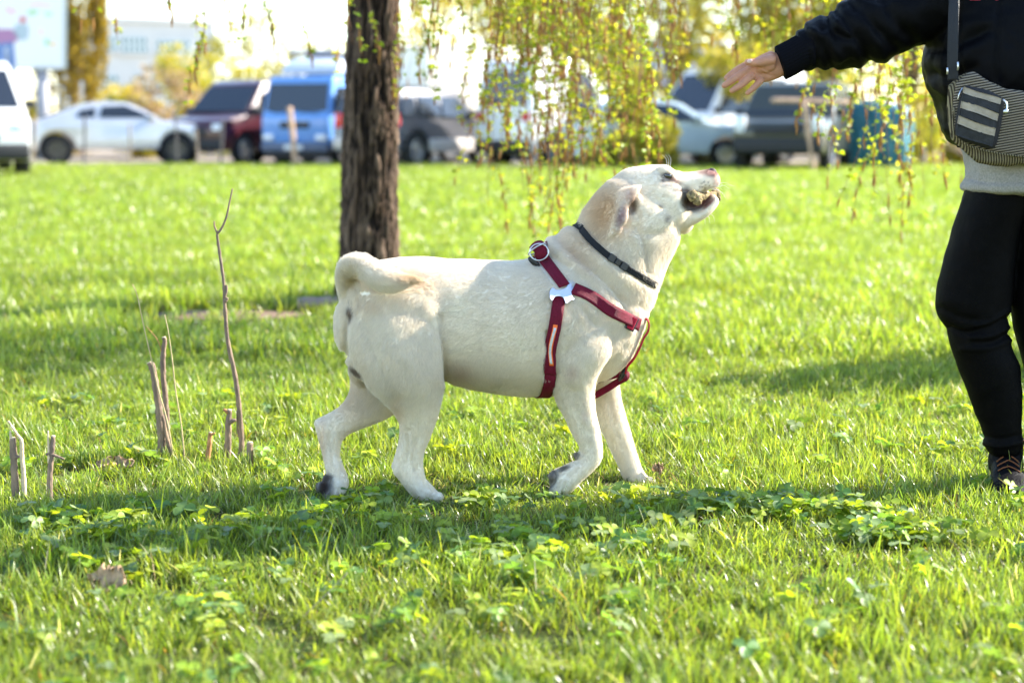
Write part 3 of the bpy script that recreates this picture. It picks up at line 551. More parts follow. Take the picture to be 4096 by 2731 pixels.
for i, (lab, px, Y, w, h, cols, n) in enumerate((('broad yellow-green tree right of the white van', 2300, 54, 6.0, 7.5, YG, 5200), ('tall golden-green tree above the pale aqua car', 2700, 52, 6.0, 8.5, YG, 6000), ('dense yellow tree behind the reaching hand', 3020, 50, 5.5, 8.0, YEL, 6000), ('golden tree behind the sleeve', 3330, 49, 5.0, 8.0, YG, 5600), ('yellow-green tree between the sleeve and the jacket', 3640, 48, 5.0, 8.0, YEL, 5600), ('far tree behind the jacket at the right edge', 3980, 48, 5.5, 8.5, YG, 4600), ('pale tree over the cream trailer', 1990, 60, 5.0, 6.6, YEL, 2600), ('thin pale tree right behind the trunk', 1700, 64, 4.0, 6.0, YEL, 1500))):
    far_tree('broad_tree', lab, px, 600, Y, w, h, 1.2, cols, n, .13, 60+i, group=far, trunk=.16, lobes=22)

g = Vector((2.52, 6.32, 0)); sb = far_tree('shade_caster_shrub', 'unseen rounded shrub added just beyond the right edge to cast shade behind the person', 0, 640, 40, .85, .98, .08, YG, 2600, .035, 99, cat='bush', trunk=0, lobes=14); sb.location = g  # out-of-view shrub, added only to cast the shade behind the person's legs
# ------------------------------------------------------------------ weeping birch behind the dog
YT = 8.45
m_bark = mat('birch_bark', (0.055, 0.035, 0.024), rough=0.9, spec=0.15, attr='bark', var=0.35, vscale=25, bump=0.8, bscale=60, stretch=(1, 1, .35))
birch = thing('birch_tree', 'dark rough trunk with weeping leafy twigs standing behind the dog\'s rump', 'tree', (P(1478,1215,YT).x, YT, 0))
BX = birch.location.x
def bark_tube(cl, rad, nh, na, amp, sc):
    """trunk with furrowed bark: centre line points, radii"""
    C = catmull([np.array(c, float) for c in cl], max(2, nh//(len(cl)-1))); R = catmull([np.array([r]) for r in rad], max(2, nh//(len(cl)-1)))[:, 0]
    V, col = [], []; n = mnoise
    for i, (c, r) in enumerate(zip(C, R)):
        for k in range(na):
            a = 2*math.pi*k/na; d = Vector((math.cos(a), math.sin(a), 0)); q = Vector((d.x*r*sc*7, d.y*r*sc*7, c[2]*sc*1.05))
            q2 = q+Vector((n.noise(q*.6)*.8, n.noise(q*.6+Vector((7, 3, 1)))*.8, n.noise(q*.5)*.6))
            a1 = Vector((q2.x*1.35, q2.y*1.35, q2.z*.62)); a2 = Vector((q2.x*2.9, q2.y*2.9, q2.z*2.0))
            f = .62-1.15*max(0, .42-abs(n.noise(a1))*1.9)+.42*n.noise(a2)+.3*n.noise(a2*2.3); f = max(0, min(1.15, f)); rough = .22*n.noise(q*6)+.18*n.noise(q*15)
            h = (f-.55+rough)*amp; V.append((c[0]+d.x*(r+h), c[1]+d.y*(r+h), c[2]))
            t = max(0, min(1, f+rough*.6)); b = n.noise(Vector((d.x*2.2, d.y*2.2, c[2]*3.0))); lo = (0.012, 0.008, 0.007); hi = (0.20+.12*b, 0.135+.09*b, 0.095+.07*b); t = max(0, min(1, (t-.3)*1.35))
            col.append(tuple(lo[j]*(1-t)+hi[j]*t for j in range(3)))
    m = len(C); F = [(i*na+k, i*na+(k+1) % na, (i+1)*na+(k+1) % na, (i+1)*na+k) for i in range(m-1) for k in range(na)]
    F.append(tuple((m-1)*na+k for k in range(na)))
    return V, F, np.array(col)
tx = lambda px, py: P(px, py, YT)
tv, tf, tcx = bark_tube([(tx(1480,1240).x, YT, -.05), (tx(1478,1150).x, YT, tx(0,1150).z), (tx(1476,900).x, YT, tx(0,900).z), (tx(1479,600).x, YT, tx(0,600).z), (tx(1486,300).x, YT, tx(0,300).z), (tx(1495,0).x, YT+.02, tx(0,0).z), (BX+.06, YT+.05, 2.6), (BX+.10, YT+.1, 3.6), (BX+.06, YT+.1, 5.0), (BX+.1, YT, 6.5), (BX+.1, YT, 8.0)],
                         [.26, .165, .142, .134, .128, .122, .115, .10, .075, .045, .012], 560, 170, .024, 4.2)
tr_o = part(birch, 'trunk', tv, tf, m_bark); set_color(tr_o.data, 'bark', tcx)
# limbs above the frame and the twigs that hang from them
limbs = []
for k, (z0, az, ln, up) in enumerate(((2.45, -.9, 3.6, 1.1), (2.7, -.2, 3.4, 1.0), (2.9, .5, 3.2, 1.2), (2.6, -1.7, 2.6, 1.1), (3.1, 2.6, 2.4, 1.3), (3.3, -2.5, 2.4, 1.2), (3.6, 1.6, 2.2, 1.2), (3.5, -.55, 4.2, .9), (4.2, .1, 2.8, 1.2), (4.4, -1.2, 2.6, 1.2), (5.0, 2.2, 2.0, 1.1), (3.0, -.5, 4.6, .7))):
    o = np.array([BX+.08, YT+.06, z0]); d = np.array([math.cos(az), math.sin(az), 0])
    pts = catmull([o, o+d*ln*.3+np.array([0,0,up*.75]), o+d*ln*.65+np.array([0,0,up*.95]), o+d*ln+np.array([0,0,up*.45])], 8)
    limbs.append(pts); lv, lf = tube(pts, np.linspace(.045, .008, len(pts)), 8); lo = part(birch, 'limb', lv, lf, m_bark); set_color(lo.data, 'bark', np.tile((0.06,0.04,0.03), (len(lv), 1)))
m_twig = mat('birch_twig', (0.20, 0.10, 0.05), rough=.7); m_bleaf = leaf_material('birch_leaf', .5, (1.7, 1.5, .5), .4, .4); m_catkin = mat('catkin', (0.42, 0.20, 0.055), rough=.8, var=.4, vscale=200, trans=.25)
def twig_set(seed, length, nl, nc):
    """a hanging twig: stem, leaves, catkins in own meshes; top at the origin"""
    r = random.Random(seed); pts = [(0, 0, 0)]; x = y = 0.0; n = 9
    for i in range(1, n+1):
        x += r.uniform(-.035, .035); y += r.uniform(-.035, .035); pts.append((x, y, -length*i/n))
    C = catmull([np.array(p) for p in pts], 4); st = MB(); st.add(*tube(C, np.linspace(.0028, .0009, len(C)), 5))
    lv = MB(); lc = []; ct = MB(); sides = [C]
    for _ in range(int(length*2.2)):
        i = r.randrange(4, len(C)-6); a = r.uniform(0, 6.28); L_ = r.uniform(.12, .34); d = np.array([math.cos(a)*.3, math.sin(a)*.3, -1])*L_
        s = catmull([C[i], C[i]+d*np.array([.7, .7, .4]), C[i]+d], 4); sides.append(s); st.add(*tube(s, np.linspace(.0014, .0007, len(s)), 4))
    def leaf(p, s):
        a = r.uniform(0, 6.28); dn = np.array([math.cos(a)*.8, math.sin(a)*.8, r.uniform(-1.1, .2)]); dn /= np.linalg.norm(dn); u = np.cross(dn, (r.uniform(-1, 1), r.uniform(-1, 1), r.uniform(-.3, 1))); u /= np.linalg.norm(u)+1e-9; w = np.cross(dn, u)
        V = [p, p+dn*s*.3+u*s*.42+w*s*.08, p+dn*s*.6+u*s*.40+w*s*.10, p+dn*s*1.15, p+dn*s*.6-u*s*.40+w*s*.10, p+dn*s*.3-u*s*.42+w*s*.08, p+dn*s*.5-w*s*.05]
        lv.add(V, [(0,1,6),(1,2,6),(2,3,6),(3,4,6),(4,5,6),(5,0,6)]); c = r.choice([(0.31,0.39,0.03),(0.37,0.43,0.03),(0.25,0.34,0.035),(0.45,0.46,0.08)]); lc.extend([c]*7)
    for _ in range(nl):
        s = r.choice(sides); p = s[r.randrange(len(s))]+np.array([r.gauss(0, .008), r.gauss(0, .008), r.gauss(0, .006)]); sz = r.uniform(.012, .024)
        leaf(p, sz)
        if r.random() < .6: leaf(p+np.array([.004, .003, 0]), sz*r.uniform(.6, 1))
    for _ in range(nc):
        s = r.choice(sides); p = s[r.randrange(len(s)//3, len(s))]; L_ = r.uniform(.035, .07); dx, dy = r.uniform(-.008, .008), r.uniform(-.008, .008)
        q = np.array([p, p+np.array([dx, dy, -L_*.5]), p+np.array([dx*1.5, dy*1.5, -L_])]); ct.add(*tube(catmull(list(q), 3), [.0012, .0034, .0042, .0044, .004, .0030, .0012], 6))
    a = mesh_of('hanging_twig', st.v, st.f, m_twig); b = mesh_of('leaves', lv.v, lv.f, m_bleaf); set_color(b, 'blade', np.array(lc)); c = mesh_of('catkins', ct.v, ct.f, m_catkin)
    return a, b, c, length
TW = [twig_set(s, L_, nl, nc) for s, L_, nl, nc in ((1,1.9,95,16),(2,1.6,88,18),(3,1.3,70,14),(4,1.0,50,12),(5,2.2,115,20),(6,.8,30,8),(7,1.5,44,22),(8,1.1,84,12))]
def hang(px, py, Y, v, rz=None):
    """hang twig v so that its lower tip reaches the picture height py"""
    a, b, c, L_ = TW[v]; p = P(px, py, Y); o = link('hanging_twig', a, birch, (p.x-birch.location.x, p.y-birch.location.y, p.z+L_)); o.rotation_euler = (random.uniform(-.06, .06), random.uniform(-.06, .06), rz if rz is not None else random.uniform(0, 6.28))
    if v in TW_HAS[0]: tag(link('leaves', b, o), kind='stuff')
    tag(link('catkins', c, o), kind='stuff')
TW_HAS = [set(range(8))]
rt = random.Random(5)
_hang = hang
def hang(px, py, Y, v, rz=None):
    if 1590 < px < 1900 and py > 400: py = 150+(py-400)*.7
    _hang(px, py, Y, v, rz)
# curtain between the trunk and the dog's head: lower ends spread like the photograph's
for _ in range(62): hang(rt.uniform(1600, 2680), rt.choice([rt.uniform(150, 420), rt.uniform(420, 720), rt.uniform(560, 760)]), rt.choice([rt.uniform(6.7, 8.0), rt.uniform(6.7, 8.0), rt.uniform(10.3, 10.8)]), rt.choice([0,1,2,4,7,0,1,4]))
for _ in range(34): hang(rt.uniform(1900, 2480), rt.uniform(560, 760), rt.uniform(6.8, 8.0), rt.choice([0,1,4,7]))
for px, py, v in ((2060,1010,1),(2120,960,7),(2180,900,1),(2100,850,4),(2240,860,2),(2060,760,0),(2290,790,0),(2080,1000,0),(2140,880,4),(2020,880,2),(2200,980,7),(2260,930,1),(2330,760,7)): hang(px, py, rt.uniform(7.2, 7.9), v)
for _ in range(30): hang(rt.uniform(2500, 3400), rt.uniform(60, 330), rt.choice([rt.uniform(7.0, 8.1), rt.uniform(10.3, 10.9)]), rt.choice([6,6,3,2,1]))
for px, py, v in ((3560,900,1),(3540,800,7),(3600,780,0),(3480,700,2),(3380,640,7),(3300,560,3),(3180,520,3),(3640,620,4),(3700,560,1),(3660,480,7),(3720,700,2),(3760,420,0),(3460,560,1),(3820,700,6),(3240,700,6),(3560,560,4),(3440,480,2),(3580,880,7),(3520,840,2),(3620,700,1),(3680,640,0),(3740,560,7),(3780,500,1),(3400,560,0),(3340,480,1),(3500,640,7),(3800,330,4),(3650,380,0),(3260,420,2),(3550,920,6)): hang(px, py, rt.uniform(6.6, 7.8), v)
for px, py, v in ((690,90,3),(705,330,3),(745,290,5),(530,90,6),(930,60,5),(1000,40,5),(1140,190,3),(1210,260,3),(1260,120,6),(1330,180,5),(830,40,5),(1100,60,6),(320,80,6),(400,60,5),(1420,120,5),(1545,240,3),(1570,330,5)): hang(px, py, rt.uniform(6.8, 8.6), v)
for _ in range(14): hang(rt.uniform(3000, 4600), rt.uniform(-400, 60), rt.uniform(7, 9), rt.choice([0,1,4]))
for _ in range(16): hang(rt.uniform(1300, 2600), rt.uniform(-300, 60), rt.uniform(6.8, 8.0), rt.choice([0,1,4]))

# ------------------------------------------------------------------ unseen shrub added beyond the right edge so that its shade falls left of the person's legs
# ------------------------------------------------------------------ cut sapling stems, stalks, log and litter
m_stem = mat('stem_bark', (0.33, 0.225, 0.145), rough=.85, var=.5, vscale=60, vcol=(0.12, 0.085, 0.07), bump=.5, bscale=160, stretch=(1,1,.3)); m_cut = mat('cut_wood', (0.62, 0.47, 0.30), rough=.8, var=.2, vscale=150)
m_rust = mat('peeled_wood', (0.42, 0.20, 0.08), rough=.8, var=.4, vscale=80)
def stick(name, label, pts, Y, r0, r1, extra=(), cut=True, group=None, mt=None, base=None, cat='stem'):
    """pts: pixel polyline from the ground up at depth Y"""
    Pw = [np.array(P(x, y, Y+dy)) for x, y, *rest in pts for dy in [rest[0] if rest else 0]]
    Pw[0][2] = min(Pw[0][2], -.01); root = thing(name, label, cat, (Pw[0][0], Pw[0][1], 0), group=group)
    C = catmull(Pw, 8); R = np.linspace(r0, r1, len(C))*(1+np.array([.16*mnoise.noise((c[2]*55, c[0]*9, 3)) for c in C]))
    v, f = tube(C, R*1.05, 10); v = np.array(v); v = v+np.stack([vnoise(v, 160, 1), vnoise(v, 160, 5), np.zeros(len(v))], 1)*r0*.22
    part(root, 'stalk', v, f, mt or m_stem)
    if cut:
        t = C[-1]-C[-2]; t /= np.linalg.norm(t); part(root, 'cut_end', *tube([C[-1]-t*.001, C[-1]+t*.0025+np.array([.0,0,0])], [R[-1]*.94, R[-1]*.9], 10), m_cut)
    for nm_, ep, a, b, mm in extra:
        E_ = catmull([np.array(P(x, y, Y-.002)) for x, y in ep], 6); part(root, nm_, *tube(E_, np.linspace(a, b, len(E_)), 8), mm or m_stem)
    return root
stick('sapling_stem', 'tallest bare forked sapling with a thin upright tip left of the dog', [(962,1850),(966,1760),(958,1640),(940,1500),(912,1370),(900,1240),(896,1140),(878,1010),(868,935)], 4.55, .0075, .0035,
      (('fork_branch', [(868,935),(885,915),(905,870),(918,810),(930,755)], .0035, .0020, None), ('fork_stub', [(868,930),(858,905),(857,885)], .0032, .0020, None), ('bud_knot', [(897,1190),(906,1160),(905,1140)], .005, .003, None), ('side_shoot', [(962,1760),(950,1720),(948,1640)], .003, .002, None), ('knot', [(900,1205),(908,1190)], .0065, .005, None)), cut=False)
stick('sapling_stem', 'thick cut sapling stem with a pale top in the middle of the left clump', [(640,1870),(645,1780),(640,1680),(628,1580),(612,1480),(600,1450)], 4.5, .011, .0075, (('side_shoot', [(650,1660),(665,1740),(690,1830)], .0045, .006, None),))
stick('sapling_stem', 'slim dark sapling stem with a bent cut top behind the thick one', [(668,1860),(668,1740),(664,1620),(654,1520),(652,1430),(658,1370),(656,1350)], 4.56, .0075, .006, (('side_shoot', [(654,1430),(630,1360),(583,1303)], .0015, .0008, m_rust), ('torn_bark', [(690,1830),(712,1815),(722,1785)], .005, .002, m_rust)))
stick('short_stump', 'short orange-barked cut stem with a torn top between the sapling clumps', [(822,1905),(830,1840),(838,1770),(842,1730)], 4.45, .0075, .0055, (('torn_tip', [(840,1740),(852,1735),(860,1732)], .004, .002, m_rust),), mt=m_rust)
stick('short_stump', 'dark knotted stub with a broken crown beside the tall forked sapling', [(908,1860),(912,1780),(914,1700),(918,1640)], 4.5, .0095, .0075, (('snag', [(914,1690),(930,1682),(944,1680)], .008, .004, None), ('snag', [(914,1650),(900,1640),(893,1638)], .006, .003, m_rust)))
stick('short_stump', 'smallest flat-cut stump right of the tall forked sapling', [(1000,1880),(1000,1830),(1000,1770)], 4.42, .009, .0088)
stick('short_stump', 'pale broken-topped stump nearest the left edge', [(62,1990),(58,1900),(54,1820),(50,1752)], 4.0, .0085, .0075, (('splinter', [(44,1760),(42,1735),(40,1722)], .004, .0015, m_cut), ('knot', [(60,1832),(70,1826),(78,1826)], .005, .003, None)))
stick('short_stump', 'bent light stem with an orange hooked tip next to the leftmost stump', [(98,1990),(94,1900),(88,1830),(86,1765),(74,1745),(52,1712),(32,1682)], 4.0, .0065, .0022, cut=False, mt=m_cut)
stick('short_stump', 'short twin-topped stub with a twig sticking out to the right', [(195,1990),(200,1900),(206,1820),(213,1745)], 4.0, .007, .0055, (('splinter', [(196,1850),(194,1780),(192,1722)], .004, .002, m_cut), ('side_twig', [(200,1815),(230,1825),(258,1836)], .005, .002, None), ('side_twig', [(206,1812),(192,1815),(184,1818)], .005, .003, None)))
for i, (lab, pts, r) in enumerate((('long straw-coloured grass stalk leaning left over the sapling clump', [(700,1870),(672,1700),(634,1560),(604,1430),(575,1305),(548,1180),(530,1137)], .0022), ('dry straw stalk rising right of the bent sapling', [(738,1900),(735,1800),(722,1680),(702,1560),(688,1430),(672,1320),(658,1258)], .0022))):
    stick('straw_stalk', lab, pts, 4.48, r, r*.45, cut=False, mt=mat('straw%d' % i, (0.50, 0.38, 0.20), rough=.7, var=.2, vscale=40), cat='stalk')
stick('fallen_twig', 'thin reddish forked twig lying in the grass behind the hind leg', [(1380,1482),(1330,1492),(1300,1510),(1268,1498)], 6.0, .004, .003, cut=False, mt=mat('pink_twig', (0.42, 0.25, 0.17), rough=.8), cat='twig')
stick('dry_stem', 'long thin dry stem arching up through the foreground grass', [(1140,2720),(1150,2660),(1170,2540),(1210,2470),(1290,2390),(1390,2290)], 3.0, .0016, .0008, cut=False, mt=mat('grey_stem', (0.34, 0.27, 0.20), rough=.8), cat='stem')
# log lying by the trunk
lg0, lg1 = np.array(P(1194, 1214, 8.25)), np.array(P(1420, 1218, 8.3)); lg0[2] = lg1[2] = .032
log = thing('cut_log', 'short grey cut log lying on the grass beside the tree foot', 'log', (lg0[0], lg0[1], 0))
lv, lf = tube(catmull([lg0, lg0*.7+lg1*.3+np.array([0,0,.004]), lg1], 14), .036, 18); lv = np.array(lv); part(log, 'log_bark', lv+np.stack([np.zeros(len(lv)), vnoise(lv, 30, 2), vnoise(lv, 30, 6)], 1)*.007, lf, mat('grey_bark', (0.17, 0.14, 0.145), rough=.85, var=.5, vscale=14, vcol=(0.34, 0.26, 0.22), bump=.5, bscale=50))
d_ = (lg0-lg1)/np.linalg.norm(lg0-lg1); part(log, 'cut_end', *tube([lg0, lg0+d_*.004], [.034, .033], 18), m_cut)
# bare soil by the tree and dead leaves
sp = G(900, 1262); sv_ = [(sp.x, sp.y, .03)]; sf_ = []
for k in range(40):
    a = 2*math.pi*k/40; rr = 1+.18*mnoise.noise((math.cos(a)*2, math.sin(a)*2, 1)); sv_.append((sp.x+.40*rr*math.cos(a), sp.y+.20*rr*math.sin(a), .004)); sf_.append((0, k+1, (k+1) % 40+1))
tag(link('bare_soil', mesh_of('bare_soil', sv_, sf_, mat('bare_soil', (0.17, 0.105, 0.075), rough=.95, var=.4, vscale=20, bump=.6, bscale=30))), kind='structure')
m_dead = mat('dead_leaf', (0.50, 0.33, 0.19), rough=.8, var=.35, vscale=60, trans=.2)
def dead_leaf(label, px, py, w, h, seed, lift=.03):
    c = np.array(G(px, py)); r = random.Random(seed); V, F = [], []; n, m = 12, 7
    for i in range(m+1):
        for k in range(n+1):
            u, v = k/n*2-1, i/m*2-1; s = math.sqrt(max(0, 1-v*v*.9)); x = u*s*w*(1+.2*mnoise.noise((v*3, seed, u))); z = lift+.02*mnoise.noise((u*2.2, v*2.2, seed))+(v+1)*h*.5; V.append((c[0]+x, c[1]+v*h*.3+.015*mnoise.noise((u*3, v*3, seed+4)), z))
    for i in range(m):
        for k in range(n): o = i*(n+1)+k; F.append((o, o+1, o+n+2, o+n+1))
    o = tag(link('dead_leaf', mesh_of('dead_leaf', np.array(V)-c, F, m_dead), None, tuple(c)), label, 'leaf', 'dead leaves in the grass'); so = o.modifiers.new('thick', 'SOLIDIFY'); so.thickness = .0012
dead_leaf('crumpled tan dead leaf among clover in the left foreground', 430, 2390, .036, .045, 1, .012); dead_leaf('patch of pale withered leaf beside the leftmost sapling clump', 460, 1895, .05, .03, 2, .012); dead_leaf('small brown withered leaf just right of the far front paw', 2630, 1925, .014, .012, 6, .03)
# ------------------------------------------------------------------ the dog
DA = math.radians(10)
LAT = np.array([-math.sin(DA), math.cos(DA), 0.0]); HEAD = np.array([math.cos(DA), math.sin(DA), 0.0])
def ymid(x): return 4.10 + (x-1400)*0.00011
def S(p1, p2, Y, hw, lat=None):
    A = np.array(P(*p1, Y)); B = np.array(P(*p2, Y)); return ((A+B)/2, (A-B)/2, (LAT if lat is None else lat)*hw)
def dog_mesh():
    mb = MB()
    T = [(1378,1200,1400,.045),(1410,1120,1480,.095),(1470,1072,1520,.125),(1540,1046,1530,.14),(1620,1034,1520,.145),(1700,1032,1505,.142),
         (1790,1040,1522,.145),(1900,1044,1550,.155),(2000,1048,1568,.165),(2100,1044,1578,.168),(2200,1020,1576,.168),
         (2300,1010,1556,.162),(2400,1020,1520,.15),(2480,1060,1455,.13),(2535,1110,1350,.10),(2558,1165,1285,.055)]
    mb.add(*loft([S((x,a),(x,b),ymid(x),w) for x,a,b,w in T], n=40, ex=2.15))
    # neck
    N_ = [((2140,1075),(2500,1400),.14),((2190,975),(2560,1285),.132),((2255,932),(2602,1215),.122),((2312,898),(2624,1150),.112),
          ((2345,835),(2652,1080),.103),((2390,772),(2688,1012),.095),((2440,722),(2712,965),.088)]
    mb.add(*loft([S(a,b,4.205,w) for a,b,w in N_], n=36))
    YH = 4.225
    H_ = [((2440,725),(2520,960),.07),((2500,683),(2590,965),.085),((2560,667),(2640,950),.088),((2620,663),(2680,935),.083),((2665,667),(2705,905),.074),((2700,687),(2715,850),.06)]
    mb.add(*loft([S(a,b,YH,w) for a,b,w in H_], n=36, ex=2.2))
    # muzzle and lower jaw
    M_ = [((2640,676),(2640,830),.07),((2690,686),(2700,805),.060),((2730,691),(2735,778),.053),((2775,689),(2780,765),.048),((2815,683),(2820,758),.044),((2845,680),(2850,752),.038),((2862,694),(2864,745),.028)]
    mb.add(*loft([S(a,b,YH,w) for a,b,w in M_], n=28, ex=2.4))
    J_ = [((2660,815),(2690,935),.062),((2715,828),(2735,912),.053),((2760,836),(2782,888),.047),((2793,828),(2816,868),.043),((2822,800),(2845,845),.038),((2843,778),(2869,816),.030)]
    mb.add(*loft([S(a,b,YH,w) for a,b,w in J_], n=24, ex=2.2))
    # flews of the upper lip, cheeks, dewlap, brow
    def E(px, py, Y, rx, rz, ry, rot=0):
        c = np.array(P(px, py, Y)); s = Y/FPX
        x = np.array([math.cos(rot), 0, math.sin(rot)]); z = np.array([-math.sin(rot), 0, math.cos(rot)])
        mb.add(*ellipsoid(c, (x*rx*s, np.array([0, 1, 0])*ry, z*rz*s)))
    for sg in (-1, 1):
        E(2822, 733, YH+sg*.026, 34, 26, .022); E(2775, 752, YH+sg*.033, 42, 22, .016, .1)
        E(2690, 850, YH+sg*.052, 55, 60, .026, .4); E(2590, 850, YH+sg*.06, 75, 85, .03)
        E(2668, 688, YH+sg*.045, 34, 20, .02, -.5)
    E(2765, 800, YH+.012, 50, 46, .030); E(2790, 806, YH+.01, 60, 20, .022, .7)
    E(2740, 905, YH+.02, 34, 26, .03, .5); E(2575, 1000, YH, 70, 60, .07)
    # tail, curled up and forward over the near hip
    tl = [(1404,1235,34,4.115),(1394,1180,37,4.11),(1389,1120,41,4.09),(1400,1078,44,4.06),(1432,1062,44,4.02),(1480,1084,45,3.985),(1535,1115,46,3.965),(1590,1126,36,3.955),(1640,1122,24,3.95),(1684,1122,12,3.95),(1712,1130,4,3.95)]
    pts = catmull([np.array([*P(x,y,Y), r*Y/FPX]) for x,y,r,Y in tl], 5)
    mb.add(*tube(pts[:, :3], pts[:, 3], 18))
    # near hind leg
    yn = 4.035
    h = [((1430,1170),(1690,1150),4.06,.055),((1395,1310),(1745,1270),4.035,.07),((1410,1430),(1768,1400),4.02,.075),((1470,1530),(1773,1500),4.015,.068),((1550,1612),(1765,1575),4.02,.055),
         ((1597,1690),(1746,1668),4.03,.042),((1602,1745),(1717,1752),4.035,.033),((1591,1800),(1697,1800),4.04,.028),((1577,1850),(1690,1842),4.045,.027),((1582,1893),(1690,1882),4.045,.027),
         ((1612,1935),(1699,1915),4.045,.029),((1655,1988),(1728,1945),4.045,.034),((1700,2005),(1752,1965),4.045,.033)]
    mb.add(*loft([S(a,b,Y,w) for a,b,Y,w in h], n=26))
    # far hind leg pushed back
    f = [((1400,1400),(1640,1480),4.17,.065),((1408,1500),(1620,1590),4.165,.058),((1405,1570),(1560,1662),4.16,.046),((1372,1622),(1470,1703),4.15,.037),((1318,1655),(1404,1730),4.14,.031),((1266,1684),(1370,1760),4.13,.028),((1272,1738),(1360,1795),4.125,.024),
         ((1290,1800),(1358,1822),4.12,.021),((1304,1858),(1370,1860),4.11,.021),((1308,1902),(1387,1905),4.105,.026),((1288,1940),(1390,1937),4.10,.033),((1282,1975),(1368,1976),4.095,.034),((1297,1996),(1342,1993),4.09,.02)]
    mb.add(*loft([S(a,b,Y,w) for a,b,Y,w in f], n=24))
    # near front leg, paw folded back
    n = [((2190,1330),(2450,1310),4.085,.05),((2185,1430),(2430,1420),4.07,.055),((2199,1503),(2390,1500),4.07,.048),((2212,1555),(2374,1550),4.075,.04),((2230,1612),(2374,1610),4.08,.036),((2258,1668),(2382,1665),4.08,.032),
         ((2292,1737),(2398,1735),4.085,.028),((2319,1785),(2405,1785),4.085,.026),((2318,1832),(2402,1840),4.085,.027),((2290,1850),(2372,1877),4.085,.027),((2252,1869),(2330,1915),4.085,.03),((2214,1888),(2293,1955),4.085,.034),((2197,1915),(2258,1976),4.085,.033),((2203,1948),(2228,1978),4.085,.02)]
    mb.add(*loft([S(a,b,Y,w) for a,b,Y,w in n], n=24))
    # far front leg
    g = [((2320,1380),(2490,1400),4.265,.045),((2360,1500),(2474,1510),4.275,.042),((2375,1590),(2479,1590),4.28,.037),((2388,1680),(2501,1677),4.28,.034),((2425,1752),(2523,1747),4.28,.030),((2455,1820),(2547,1822),4.28,.027),((2480,1872),(2567,1876),4.28,.028),((2500,1915),(2592,1912),4.28,.032),((2540,1938),(2612,1930),4.28,.027)]
    mb.add(*loft([S(a,b,Y,w) for a,b,Y,w in g], n=22))
    # toes
    for i, dy in enumerate((-.026, -.009, .009, .026)):
        k = 1-abs(dy)*6
        E(1742+6*k, 1984, 4.045+dy, 22+8*k, 20, .0105, -.5); E(2592+8*k, 1926, 4.28+dy, 24, 17, .0105, -.6)
        E(2222, 1962, 4.085+dy, 22, 26, .0105, .5); E(1318, 1988, 4.095+dy, 24, 15, .0105, .2)
    for dy in (-.02, 0, .02): E(1283, 1950, 4.098+dy, 17, 26, .012, .2)
    E(1303, 1912, 4.10, 15, 14, .016); E(2306, 1818, 4.085, 16, 16, .010); E(2215, 1905, 4.075, 24, 20, .02)
    E(1432, 1480, 4.12, 34, 60, .03, .25)
    # ears, folded back
    for sg in (-1, 1):
        yo = lambda d: 4.215 + sg*d
        e = [((2466,768),(2574,740),yo(.082),.013),((2460,800),(2542,794),yo(.106),.0105),((2452,845),(2517,845),yo(.121),.0085),((2442,892),(2508,892),yo(.128),.0078),((2432,926),(2484,928),yo(.130),.0074),((2426,948),(2450,950),yo(.130),.006)]
        mb.add(*loft([S(a,b,Y,w, np.array([0,1,0])) for a,b,Y,w in e], n=18))
        E(2548, 800, yo(.086), 22, 34, .012, .3)
    return mb
_mb = dog_mesh()
DV, DF = fuse(_mb, 0.0042, 7, 0.5)
